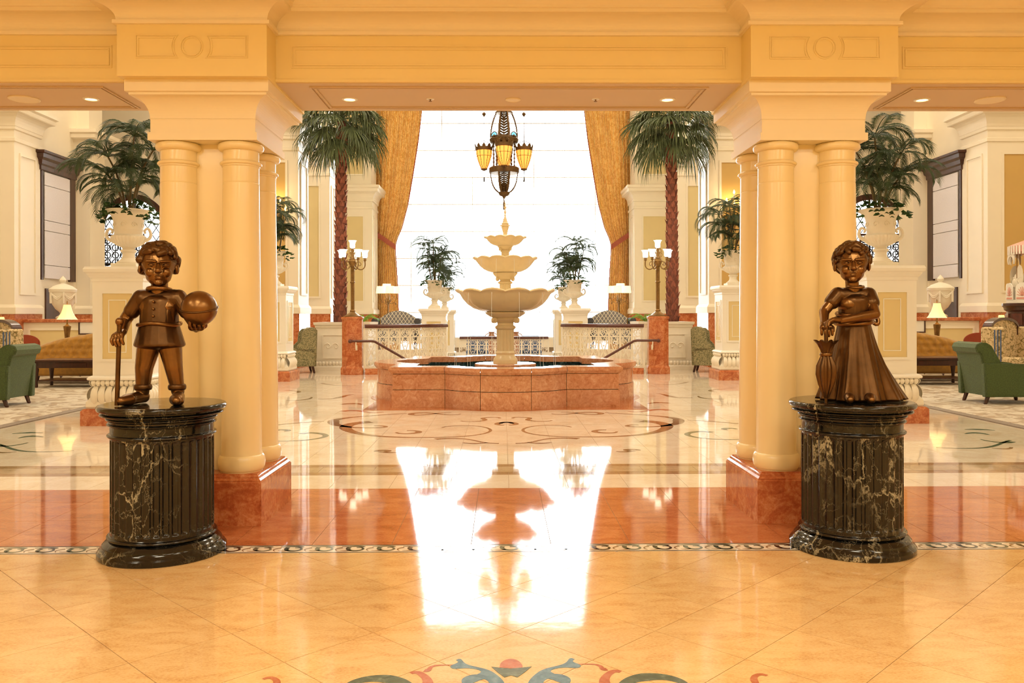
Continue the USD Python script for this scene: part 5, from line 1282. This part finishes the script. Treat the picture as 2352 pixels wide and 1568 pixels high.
        for (r_, z), t in zip(pr + [(r_ - 0.004, z) for r_, z in pr[::-1]], [0, 1, 2, 3, 4, 4, 3, 2, 1, 0]):
            rr = r_ * (1 + 0.02 * np.cos(a * 10)); V.append(np.stack([rr * np.cos(a), rr * np.sin(a), z - (0.015 * sc * np.abs(np.cos(a * 5)) if t == 0 else 0)], 1))if t == 0 else V.append(np.stack([rr * np.cos(a), rr * np.sin(a), np.full(N, z)], 1))
        part(l, 'shade', grid_mesh(np.concatenate(V), 10, N), 'shade_glow', smooth=50)
        part(l, 'finial', lathe(S([(0.006, 0.62), (0.006, 0.95), (0.018, 0.97), (0.008, 0.99), (0.012, 1.0), (0.002, 1.03)]), 12), 'lamp_bronze', smooth=40)
        part(l, 'trim', join([tube([(pr[0][0] * 1.0 * math.cos(b), pr[0][0] * math.sin(b), pr[0][1] - 0.008 * sc) for b in np.linspace(0, 2 * PI, 33)], 0.005, 5)]), 'shade_pale')
    side_table((-9.9, 19.2, 0.016), 'round dark side table behind the %s mustard sofa, carrying a lamp' % sd)
    table_lamp((-9.9, 19.2, 0.756), 'lit table lamp with bell shade behind the %s mustard sofa, below the lidded urn' % sd, 0.97)
    side_table((-10.88, 18.35, 0.016), 'round dark side table at the %s end of the mustard sofa, carrying a lamp' % sd, 0.28, 0.72)
    table_lamp((-10.88, 18.35, 0.736), 'lit table lamp with bell shade at the %s edge, beside the floral chair' % sd, 0.70)
    # lidded urn on the low wall
    lu = thing('lidded_urn', 'pale lidded urn with draped swags on the %s low wall' % sd, 'urn', (-11.43, 21.97, 1.33))
    part(lu, 'body', lathe([(0.16, 0), (0.17, 0.02), (0.17, 0.05), (0.10, 0.09), (0.07, 0.13), (0.08, 0.17), (0.18, 0.26), (0.25, 0.38), (0.285, 0.52), (0.295, 0.66), (0.31, 0.68), (0.325, 0.71), (0.32, 0.74)], 40), 'cast_white', smooth=35)
    part(lu, 'lid', lathe([(0.33, 0.74), (0.33, 0.765), (0.30, 0.79), (0.22, 0.85), (0.12, 0.89), (0.06, 0.91), (0.05, 0.935), (0.075, 0.96), (0.085, 1.0), (0.06, 1.05), (0.03, 1.08), (0.01, 1.11)], 40), 'cast_white', smooth=35)
    sw = []
    for k in range(6):
        a0 = k * PI / 3
        for o in (0.0, 0.045):
            sw.append(tube([((0.30 - 0.035 * math.sin(t * PI) + .01) * math.cos(a0 + t * PI / 3), (0.30 - 0.035 * math.sin(t * PI) + .01) * math.sin(a0 + t * PI / 3), 0.66 - (0.16 - o) * math.sin(t * PI)) for t in np.linspace(0, 1, 12)], 0.020, 6))
        sw.append(tube([(0.315 * math.cos(a0), 0.315 * math.sin(a0), 0.68), (0.325 * math.cos(a0), 0.325 * math.sin(a0), 0.40)], [0.03, 0.02], 6))
    part(lu, 'swag', join(sw), 'cast_white', smooth=40)
    pf = thing('picture_frame', 'small dark framed pale panel hung on the low wall under the %s lidded urn' % sd, 'picture', (-10.62, 21.73, 1.10))
    part(pf, 'frame', plate(frame_poly(0.56, 0.34, 0.03), 0.03, [0, -0.0, 0], X, Z), 'dark_wood')
    part(pf, 'panel', box(-0.255, 0.255, -0.012, 0.0, -0.145, 0.145), 'white_paint')
    # patterned sofa and multi-shade floor lamp on the raised lounge floor
    ps = thing('sofa', 'grey and cream patterned camelback settee behind the %s balustrade' % sd, 'sofa', (-3.44, 27.2, 0.42))
    pz = lambda x: 0.86 + 0.28 * max(0, math.cos(min(1, abs(x) / 0.62) * PI / 2)) ** 0.9
    bk = sg.Polygon([(-0.62, 0.35), (0.62, 0.35)] + [(x, pz(x)) for x in np.linspace(0.62, -0.62, 31)])
    part(ps, 'backrest', prism_y(bk, 0.20, 0.36, 0.04), 'ogee_fabric', smooth=45)
    part(ps, 'seat', rbox(-0.60, 0.60, -0.36, 0.28, 0.16, 0.48, 0.05), 'ogee_fabric', smooth=45)
    for s in (-1, 1):
        q = trimesh.creation.cylinder(0.10, 0.70, sections=24); q.apply_transform(trimesh.transformations.rotation_matrix(PI / 2, [1, 0, 0]))
        part(ps, 'arm', join([move(q, s * 0.68, 0.0, 0.80), rbox(s * 0.66 - .07, s * 0.66 + .07, -0.34, 0.34, 0.14, 0.80, 0.03)]), 'grey_fabric', smooth=45)
        part(ps, 'piping', tube([(s * 0.57, 0.195, 0.48), (s * 0.57, 0.195, 0.86)], 0.012, 6), 'mustard_velvet')
        for y in (-0.30, 0.30): part(ps, 'leg', move(turned_leg(0.17, 0.03), s * 0.60, y), 'dark_wood', smooth=40)
    fl = thing('floor_lamp', 'floor lamp with a cluster of lit pale shades and crystals by the %s curtain' % sd, 'lamp', (-4.10, 30.0, 0.42))
    part(fl, 'pole', lathe([(0.20, 0), (0.20, 0.03), (0.05, 0.06), (0.03, 0.12), (0.03, 0.9), (0.05, 0.95), (0.03, 1.0), (0.03, 1.45), (0.07, 1.5), (0.04, 1.55), (0.02, 1.80)], 20), 'lamp_bronze', smooth=40)
    cr = np.random.default_rng(5)
    for k in range(4):
        a = k * PI / 2 + 0.35
        ax, ay = 0.27 * math.cos(a), 0.27 * math.sin(a)
        h = 0.10 if k == 1 else 0.0
        ar = part(fl, 'arm', tube(spline([(0, 0, 1.5), (ax * .5, ay * .5, 1.42), (ax, ay, 1.55), (ax, ay, 1.76 + h)], 12), 0.012, 6), 'lamp_bronze')
        part(ar, 'shade', move(lathe([(0.17, 1.77), (0.145, 2.02), (0.141, 2.02), (0.166, 1.77)], 28, False), ax, ay, h), 'shade_pale', smooth=40)
        part(ar, 'crystals', join([ball(ax * cr.uniform(.3, 1.2) + cr.normal(0, .02), ay * cr.uniform(.3, 1.2) + cr.normal(0, .02), cr.uniform(1.38, 1.68), 0.018, 1) for _ in range(14)]), 'lamp_bronze', kind='stuff')
    # wall sconce with candle bulbs on the first pier
    sc = thing('wall_sconce', 'bronze wall sconce with glowing candle bulbs on the %s pier behind the urn palm' % sd, 'lamp', (-6.10, 22.6, 3.95))
    part(sc, 'back_plate', lathe([(0.10, -0.22), (0.13, -0.1), (0.13, 0.1), (0.08, 0.22)], 16).apply_scale([1, 0.4, 1]).apply_translation([0, -0.04, 0]), 'lamp_bronze', smooth=40)
    for k, (dx, dz) in enumerate(((-0.30, 0.10), (0.30, 0.12), (-0.16, 0.34), (0.17, 0.36), (0.0, 0.56))):
        dy = -0.30 + 0.1 * (k % 2)
        ar = part(sc, 'arm', tube(spline([(0, -0.05, 0), (dx * .5, dy * .6, -0.12), (dx, dy, -0.02 + dz * .3), (dx, dy, dz)], 12), 0.014, 6), 'lamp_bronze')
        part(ar, 'candle', lathe([(0.05, dz), (0.05, dz + .012), (0.018, dz + .02), (0.018, dz + .10)], 14).apply_translation([dx, dy, 0]), 'white_paint')
        part(ar, 'bulb', lathe([(0.012, dz + .10), (0.026, dz + .13), (0.024, dz + .16), (0.004, dz + .21)], 14).apply_translation([dx, dy, 0]), 'bulb_glow', smooth=40)
    sl = UsdLux.SphereLight.Define(stage, str(sc.GetPath()) + '/glow')
    sl.CreateRadiusAttr(0.06); sl.CreateIntensityAttr(90.0); sl.CreateColorAttr(Gf.Vec3f(1.0, 0.72, 0.36)); sl.AddTranslateOp().Set(Gf.Vec3d(0, -0.32, 0.45))
    am = thing('amphora', 'brown earthenware amphora on the %s beyond the far balustrade, beside the fountain column' % sd, 'vase', (-0.47, 32.5, -0.45))
    part(am, 'body', lathe([(0.12, 0), (0.13, 0.05), (0.08, 0.1), (0.16, 0.4), (0.22, 0.8), (0.20, 1.0), (0.10, 1.10), (0.09, 1.16), (0.13, 1.20), (0.12, 1.22)], 28), 'earthenware', smooth=40)
    for s in (-1, 1): part(am, 'handle', tube(spline([(s * .09, 0, 1.14), (s * .20, 0, 1.12), (s * .21, 0, 0.95)], 10), 0.018, 6), 'earthenware')
    armchair('grey blue wing armchair beyond the far balustrade, %s of the fountain column' % sd, 'armchair', (-0.95, 30.6, -0.45), -PI / 2, 'blue_stripe', 'dark_wood', 'wing')
MIRROR = False
# carousel ornament on a round dark kiosk at the right edge
kx, ky = 10.42, 16.4
kk = thing('kiosk', 'round dark panelled wooden kiosk at the right edge under the carousel ornament', 'cabinet', (kx, ky, 0.016))
part(kk, 'body', lathe([(0.56, 0), (0.56, 0.10), (0.52, 0.12), (0.52, 1.46)], 48), 'dark_wood', smooth=30)
part(kk, 'top', lathe([(0.52, 1.44), (0.56, 1.47), (0.57, 1.52), (0.60, 1.55), (0.60, 1.60), (0.58, 1.605)], 48), 'dark_wood', smooth=30)
for k in range(10):
    a = k * PI / 5
    part(kk, 'panel', move(move(cbox(-0.12, 0.12, -0.53, -0.50, 1.18, 1.40, 0.006), 0, 0, 0), rz=a), 'rail_wood')
ca = thing('carousel', 'miniature white and pink carousel with horses standing on the round kiosk', 'ornament', (kx, ky, 1.621))
part(ca, 'platform', lathe([(0.52, 0), (0.52, 0.05), (0.50, 0.06)], 40), 'white_paint')
plain('pink_paint', 'e2a08e', 0.4, var=0.05)
for k in range(10):
    a = k * PI / 5 + 0.2
    pa = sg.box(-0.13, 0.06, 0.13, 0.28).union(shapely.affinity.scale(sg.Point(0, 0.28).buffer(0.13, 12), 1, 0.9))
    T = lambda m: move(m, rz=a)
    pp = part(ca, 'fence_panel', T(plate(pa, 0.012, [0, -0.50, 0], X, Z)), 'white_paint')
    part(pp, 'sunburst', T(join([plate(sg.LineString([(0, 0.14), (0.10 * math.cos(b), 0.14 + 0.17 * math.sin(b))]).buffer(0.006), 0.004, [0, -0.512, 0], X, Z) for b in np.linspace(0.15, PI - 0.15, 9)] +
                               [plate(sg.box(-0.11, 0.075, 0.11, 0.11), 0.004, [0, -0.512, 0], X, Z)])), 'pink_paint')
part(ca, 'centre', lathe([(0.12, 0.05), (0.10, 0.9), (0.14, 1.0)], 16), 'white_paint')
part(ca, 'canopy', lathe([(0.47, 0.98), (0.49, 1.0), (0.49, 1.12), (0.46, 1.14), (0.20, 1.24), (0.06, 1.30)], 40), 'pink_paint', smooth=30)
part(ca, 'fringe', join([move(join([sg_ for sg_ in [box(-0.018, 0.018, -0.50, -0.49, 0.95, 1.12)]]), rz=k * 2 * PI / 48) for k in range(48)]), 'white_paint')
part(ca, 'finial', lathe([(0.05, 1.28), (0.06, 1.33), (0.03, 1.36), (0.045, 1.40), (0.01, 1.46)], 14), 'lamp_bronze', smooth=40)
def horse(a, z):
    L = lambda *v: np.array(v, float)
    b = bones([(L(-.08, 0, .16), L(.07, 0, .17), .042, .040), (L(.07, 0, .18), L(.12, 0, .26), .034, .022), (L(.12, 0, .27), L(.17, 0, .235), .022, .014),
               (L(.07, .02, .15), L(.12, .02, .08), .018, .010), (L(.12, .02, .08), L(.09, .02, .03), .010, .010), (L(.07, -.02, .15), L(.11, -.02, .09), .018, .010), (L(.11, -.02, .09), L(.10, -.02, .02), .010, .010),
               (L(-.08, .02, .15), L(-.11, .02, .08), .024, .011), (L(-.11, .02, .08), L(-.14, .02, .02), .011, .010), (L(-.08, -.02, .15), L(-.10, -.02, .08), .024, .011), (L(-.10, -.02, .08), L(-.12, -.02, .01), .011, .010),
               (L(-.12, 0, .18), L(-.17, 0, .10), .014, .006)], 10, 0.02, 6)
    return move(move(b, 0, -0.36, z), rz=a)
for k in range(6):
    a = k * PI / 3 + 0.35
    h_ = part(ca, 'horse', horse(a, 0.25), 'cast_white', smooth=True)
    part(h_, 'pole', tube([(0.36 * math.sin(a), -0.36 * math.cos(a), 0.06), (0.36 * math.sin(a), -0.36 * math.cos(a), 1.0)], 0.010, 6), 'lamp_bronze')
    part(h_, 'arch', move(plate(sg.Point(0, 0.86).buffer(0.15, 14).difference(sg.Point(0, 0.80).buffer(0.12, 14)), 0.03, [0, -0.45, 0], X, Z), rz=a), 'white_paint')
# ------------------------------------------------------------------ bronze statues: plain figures of a ball bearer and a lady
def V3(*v): return np.array(v, float)
def hand(w, fwd, up, size=0.085, curl=0.6, thumb=1):
    """bones of a hand: palm, four unequal curled fingers, a thumb from the palm's side"""
    w, f, u = V3(*w), V3(*fwd), V3(*up)
    f /= np.linalg.norm(f); u -= f * u.dot(f); u /= np.linalg.norm(u); s = np.cross(f, u)
    b = []; k = size / 0.085
    pc = w + f * 0.038 * k
    for o in (-0.020, -0.007, 0.007, 0.020):
        b.append((w + s * o * 0.5 * k, 0.014 * k, pc + s * o * k, 0.0125 * k))
    for o, L in ((-0.024, 0.80), (-0.008, 0.97), (0.008, 1.0), (0.024, 0.88)):
        p0 = pc + s * o * k; d1 = f * math.cos(curl * 0.5) + u * math.sin(curl * 0.5) + s * o * 4
        d2 = f * math.cos(curl * 1.4) + u * math.sin(curl * 1.4)
        p1 = p0 + d1 / np.linalg.norm(d1) * 0.030 * L * k; p2 = p1 + d2 * 0.026 * L * k
        b += [(p0, 0.0095 * k, p1, 0.0085 * k), (p1, 0.0085 * k, p2, 0.007 * k)]
    t0 = w + f * 0.012 * k + s * thumb * 0.016 * k
    t1 = t0 + (f * 0.6 + s * thumb * 0.7 + u * 0.3) * 0.028 * k; t2 = t1 + (f * 0.8 + u * 0.6) * 0.022 * k
    return b + [(t0, 0.012 * k, t1, 0.0095 * k), (t1, 0.0095 * k, t2, 0.008 * k)]
def rotz_b(bs, c, a):
    """turns bones about the vertical through c"""
    R = np.array([[math.cos(a), -math.sin(a), 0], [math.sin(a), math.cos(a), 0], [0, 0, 1.0]])
    return [(R @ (p - c) + c, rp, R @ (q - c) + c, rq) for p, rp, q, rq in bs]
def head_bones(c, s=1.0):
    """a human head with brow, nose, cheeks, lips, chin and ears, looking to -y"""
    c = V3(*c); S = lambda *v: c + V3(*v) * s
    E = lambda p, r: (p, tuple(np.array(r) * s), p, tuple(np.array(r) * s))
    b = [E(S(0, 0.012, 0.022), (0.088, 0.100, 0.095)), E(S(0, -0.018, -0.040), (0.066, 0.070, 0.062)), E(S(0, -0.062, -0.083), (0.022, 0.018, 0.016)),
         (S(0, -0.088, 0.010), 0.010 * s, S(0, -0.108, -0.022), 0.014 * s), E(S(-0.011, -0.096, -0.026), (0.009, 0.009, 0.008)), E(S(0.011, -0.096, -0.026), (0.009, 0.009, 0.008)),
         E(S(0, -0.085, -0.050), (0.022, 0.010, 0.006)), E(S(0, -0.082, -0.060), (0.019, 0.010, 0.007))]
    for x in (-1, 1):
        b += [E(S(x * 0.036, -0.058, -0.030), (0.030, 0.028, 0.028)), (S(x * 0.014, -0.088, 0.026), 0.008 * s, S(x * 0.056, -0.072, 0.028), 0.007 * s),
              E(S(x * 0.034, -0.081, 0.008), (0.014, 0.010, 0.0085)), E(S(x * 0.090, 0.010, -0.008), (0.010, 0.018, 0.028))]
    return b
def eye_lids(c, s, a):
    out = []
    for x in (-1, 1):
        pts = [(x * 0.034 + 0.016 * u, -0.0895 - 0.002 * (1 - u * u) + 0.010 * max(0, x * u), 0.008 + 0.0085 * (1 - u * u)) for u in np.linspace(-1, 1, 9)]
        out.append(tube(np.array(pts) * s + np.array(c), 0.0022 * s, 5))
        pts = [(x * 0.034 + 0.016 * u, -0.0895 + 0.010 * max(0, x * u), 0.008 - 0.006 * (1 - u * u)) for u in np.linspace(-1, 1, 9)]
        out.append(tube(np.array(pts) * s + np.array(c), 0.0018 * s, 5))
    m = join(out); m.apply_translation(-np.array(c)); return move(m, rz=a).apply_translation(c)
def hair(c, s, seed, curl=0.026, n=90, a=0.0, back=0.0):
    r = np.random.default_rng(seed); c = np.array(c, float); b = []
    def cond(d): return d[2] > (0.40 if d[1] < -0.25 else (-0.05 if d[1] < 0.3 else -0.55))
    k = 0; g = PI * (3 - math.sqrt(5))
    b.append((c + V3(0, 0.018, 0.034) * s, tuple(np.array((0.094, 0.100, 0.092)) * s), c + V3(0, 0.02, 0.034) * s, tuple(np.array((0.094, 0.100, 0.092)) * s)))
    for i in range(n):
        z = 1 - 2 * (i + 0.5) / n; ph = g * i; d = np.array([math.sqrt(1 - z * z) * math.cos(ph), math.sqrt(1 - z * z) * math.sin(ph), z])
        if not cond(d): continue
        p = c + (np.array([0.092, 0.104, 0.100]) * d + np.array([0, 0.012, 0.024])) * s
        q = curl * s * r.uniform(0.85, 1.2); t = np.cross(d, r.normal(size=3)); t /= np.linalg.norm(t)
        b.append((p - t * q * 0.5, q * 0.8, p + t * q * 0.6, q * 0.65))
    return rotz_b(b, c, a)
PT = 0.8835
# --- left: curly-haired child holding up a ball, leaning on a staff
st = thing('statue', 'bronze statue of a curly-haired child with ball and staff on the left pedestal', 'statue', (-2.085, 5.03, PT))
hc = V3(0.0, -0.01, 0.805)
ra = 0.35
body = [(V3(0, 0, 0.66), 0.050, V3(0, 0, 0.73), 0.046), (V3(-0.085, 0.005, 0.615), 0.055, V3(0.085, 0.005, 0.615), 0.055),
        (V3(-0.045, 0, 0.57), (0.075, 0.078, 0.07), V3(0.045, 0, 0.57), (0.075, 0.078, 0.07)), (V3(0, -0.005, 0.55), (0.11, 0.088, 0.06), V3(0, -0.012, 0.42), (0.108, 0.098, 0.06)),
        (V3(-0.05, 0.0, 0.38), 0.072, V3(0.05, 0.0, 0.38), 0.072)]
for s in (-1, 1):
    body += [(V3(s * .056, 0, .37), 0.072, V3(s * .086, -.012, .215), 0.052), (V3(s * .086, -.012, .215), 0.052, V3(s * .104, .008, .07), 0.038),
             (V3(s * .104, .018, .038), 0.036, V3(s * .150, -.115, .030), 0.033), (V3(s * .104, .03, .03), 0.030, V3(s * .165, -.115, .022), 0.022), (V3(s * .13, -.10, .03), 0.034, V3(s * .158, -.150, .028), 0.027)]
# arm with the ball (towards the pillar) and arm with the staff
body += [(V3(.118, .005, .622), .044, V3(.195, -.02, .500), .036), (V3(.195, -.02, .500), .036, V3(.255, -.11, .445), .025)]
body += hand((.262, -.125, .445), (.35, -.9, .05), (0, 0, 1), 0.115, 0.65, -1)
body += [(V3(-.118, .005, .622), .044, V3(-.205, .0, .490), .036), (V3(-.205, .0, .490), .036, V3(-.172, -.105, .425), .025)]
body += hand((-.170, -.115, .424), (-.1, -.8, -.35), (.1, -.2, -1), 0.105, 1.1, -1)
body += rotz_b(head_bones(hc, 1.12), hc, ra)
part(st, 'figure', bones(body, 16, 0.008, 7), 'bronze', smooth=True)
part(st, 'hair', bones(hair(hc, 1.12, 4, a=ra), 12, 0.010, 3), 'bronze_dark', smooth=True)
part(st, 'eye_lids', eye_lids(hc, 1.12, ra), 'bronze_dark', smooth=True)
tun = [(V3(-0.088, 0.004, 0.616), 0.060, V3(0.088, 0.004, 0.616), 0.060), (V3(0, 0, 0.60), (0.105, 0.088, 0.05), V3(0, -0.005, 0.48), (0.112, 0.098, 0.05)), (V3(0, -0.005, 0.47), (0.112, 0.10, 0.04), V3(0, 0, 0.345), (0.148, 0.125, 0.03)),
       (V3(.11, .004, .624), .051, V3(.165, -.012, .545), .047), (V3(-.11, .004, .624), .051, V3(-.165, .002, .545), .047)]
part(st, 'tunic', bones(tun, 18, 0.010, 8), 'bronze_dark', smooth=True)
bl_ = [((0.119) * math.cos(a), 0.107 * math.sin(a) - 0.003, 0.468 + 0.006 * math.sin(a * 3)) for a in np.linspace(0, 2 * PI, 33)]
part(st, 'belt', tube(bl_, 0.012, 8), 'bronze', smooth=True)
part(st, 'collar', tube([(0.062 * math.cos(a), 0.058 * math.sin(a) - .004, 0.672 - 0.010 * math.sin(a)) for a in np.linspace(0, 2 * PI, 25)], 0.014, 8), 'bronze', smooth=True)
for k in range(3): part(st, 'button', ball(0.004, -0.098 - 0.002 * k, 0.60 - 0.042 * k, 0.009, 1), 'bronze')
for s in (-1, 1): part(st, 'trouser_cuff', move(torus_ring(0.040, -0.018, 0.018, 0.012), s * .101, .004, .095), 'bronze_dark', smooth=True)
part(st, 'ball', ball(.300, -.185, .560, .100, 4), 'bronze', smooth=True, label='plain bronze ball')
part(st, 'ball_band', move(tube([(.1005 * math.cos(a), .1005 * math.sin(a), 0) for a in np.linspace(0, 2 * PI, 41)], 0.006, 6), .300, -.185, .560, rx=0.25), 'bronze_dark', smooth=True)
part(st, 'staff', tube([(-.185, -.150, .002), (-.178, -.148, .25), (-.172, -.146, .455), (-.170, -.146, .470)], [.013, .013, .013, .018], 12), 'bronze_dark', smooth=40)
part(st, 'staff_knob', ball(-.170, -.146, .485, .024, 2), 'bronze', smooth=True)
# --- right: lady in a long gown, both hands on a closed parasol
st = thing('statue', 'bronze statue of a lady in a long gown with closed parasol on the right pedestal', 'statue', (2.075, 5.07, PT))
hc = V3(-0.02, -0.015, 0.815); ra = -0.30
body = [(V3(-.01, 0, 0.66), 0.040, V3(-0.018, -.006, 0.745), 0.038), (V3(-0.085, 0.0, 0.630), 0.042, V3(0.075, 0.01, 0.630), 0.042),
        (V3(-0.04, -.01, 0.58), (0.065, 0.072, 0.06), V3(0.035, -.006, 0.58), (0.065, 0.072, 0.06)), (V3(0, 0, 0.56), (0.088, 0.075, 0.05), V3(0, 0, 0.46), (0.075, 0.07, 0.05))]
hx = V3(-0.225, -0.135, 0.452)
body += [(V3(-.105, .0, .632), .036, V3(-.190, -.02, .535), .030), (V3(-.190, -.02, .535), .030, V3(-.222, -.105, .462), .021)]
body += hand((-.224, -.112, .462), (-.1, -.75, -.3), (0, -.3, -1), 0.095, 1.0, 1)
body += [(V3(.095, .008, .632), .036, V3(.085, -.095, .520), .030), (V3(.085, -.095, .520), .030, V3(-.150, -.155, .482), .021)]
body += hand((-.160, -.157, .484), (-.9, -.05, .0), (0, -.2, -1), 0.095, 0.9, -1)
body += rotz_b(head_bones(hc, 1.06), hc, ra)
part(st, 'figure', bones(body, 16, 0.008, 7), 'bronze', smooth=True)
hb = hair(hc, 1.06, 8, curl=0.022, n=120, a=ra)
hb += [(hc + V3(0.02, 0.085, 0.10), 0.048, hc + V3(0.02, 0.09, 0.115), 0.045), (hc + V3(0.04, 0.10, 0.09), 0.03, hc + V3(-0.01, 0.11, 0.09), 0.03)]
part(st, 'hair', bones(hb, 12, 0.010, 4), 'bronze_dark', smooth=True, label='wavy hair gathered in a bun')
part(st, 'eye_lids', eye_lids(hc, 1.06, ra), 'bronze_dark', smooth=True)
N = 180; a = np.arange(N) * 2 * PI / N; V = []
for t in np.linspace(0, 1, 40):
    z = 0.50 - 0.495 * t
    bx, by = 0.088 + 0.135 * t ** 1.15, 0.080 + 0.10 * t ** 1.1
    train = 0.14 * max(0, t - 0.35) ** 1.4 * np.clip(np.cos(a - 0.25), 0, 1) ** 2
    fold = 1 + (0.02 + 0.06 * t) * np.sin(a * 9 + 2.2 * t + 0.8 * np.sin(a * 2)) * (0.35 + 0.65 * t) + 0.03 * t * np.sin(a * 23 + 1.0)
    V.append(np.stack([bx * fold * np.cos(a) + train + 0.02 * t, by * fold * np.sin(a) + 0.01, np.full(N, z)], 1))
sk = grid_mesh(np.concatenate(V[::-1]), 40, N)
part(st, 'skirt', sk, 'bronze_dark', smooth=True, label='long skirt falling in folds with a short train')
bod = [(V3(-0.086, 0.0, 0.632), 0.048, V3(0.076, 0.01, 0.632), 0.048), (V3(0, -.003, 0.60), (0.098, 0.085, 0.045), V3(0, 0, 0.50), (0.090, 0.083, 0.04)), (V3(-.098, 0, .636), .048, V3(-.135, -.006, .595), .046), (V3(.088, .008, .636), .048, V3(.090, -.035, .588), .046)]
part(st, 'bodice', bones(bod, 18, 0.010, 8), 'bronze_dark', smooth=True)
for k, (z, q) in enumerate(((0.52, 0.0), (0.495, 0.4), (0.47, 0.8))):
    part(st, 'sash', tube([((0.096 + .004 * k) * math.cos(b), (0.088 + .004 * k) * math.sin(b) + .005, z + 0.010 * math.sin(b + q)) for b in np.linspace(0, 2 * PI, 37)], 0.014, 8), 'bronze', smooth=True)
for s, z0 in ((-1, 0), (1, 0)):
    part(st, 'sash_bow', tube(spline([(.098, .03, .51), (.15, .05 + .02 * s, .53 + .03 * s), (.155, .05 + .03 * s, .49 + .02 * s), (.10, .035, .50)], 14), 0.013, 7), 'bronze', smooth=True)
part(st, 'necklace', tube([(0.044 * math.cos(b), 0.044 * math.sin(b) - .012 - .010 * (math.sin(b) < 0), 0.694 - 0.016 * (1 - math.sin(b)) / 2) for b in np.linspace(0, 2 * PI, 25)], 0.008, 6), 'bronze', smooth=True)
for x, y in ((-0.085, -0.165), (0.03, -0.185)):
    part(st, 'shoe', bones([(V3(x, y + .06, .032), .030, V3(x - .02, y - .02, .032), .030), (V3(x - .02, y - .02, .032), .030, V3(x - .03, y - .05, .026), .022)], 14, 0.010, 6), 'bronze', smooth=True)
px_, py_ = -0.236, -0.168
part(st, 'parasol_shaft', tube([(px_, py_, 0.0), (px_, py_, 0.46)], [0.009, 0.012], 10), 'bronze_dark', smooth=True)
N = 96; a = np.arange(N) * 2 * PI / N; V = []
for r_, z in ((0.012, 0.03), (0.020, 0.05), (0.042, 0.11), (0.055, 0.17), (0.052, 0.22), (0.034, 0.265), (0.024, 0.285), (0.030, 0.31), (0.050, 0.345), (0.066, 0.362), (0.052, 0.362), (0.02, 0.345)):
    rr = r_ * (1 + 0.13 * np.cos(a * 8)); V.append(np.stack([px_ + rr * np.cos(a), py_ + rr * np.sin(a), np.full(N, z) + (0.008 * np.cos(a * 8) if z > 0.33 else 0)], 1))
part(st, 'parasol_cover', grid_mesh(np.concatenate(V), len(V), N), 'bronze_dark', smooth=50, label='gathered fabric of the closed parasol')
part(st, 'parasol_tie', move(torus_ring(0.026, -0.012, 0.012, 0.010), px_, py_, 0.285), 'bronze', smooth=True)
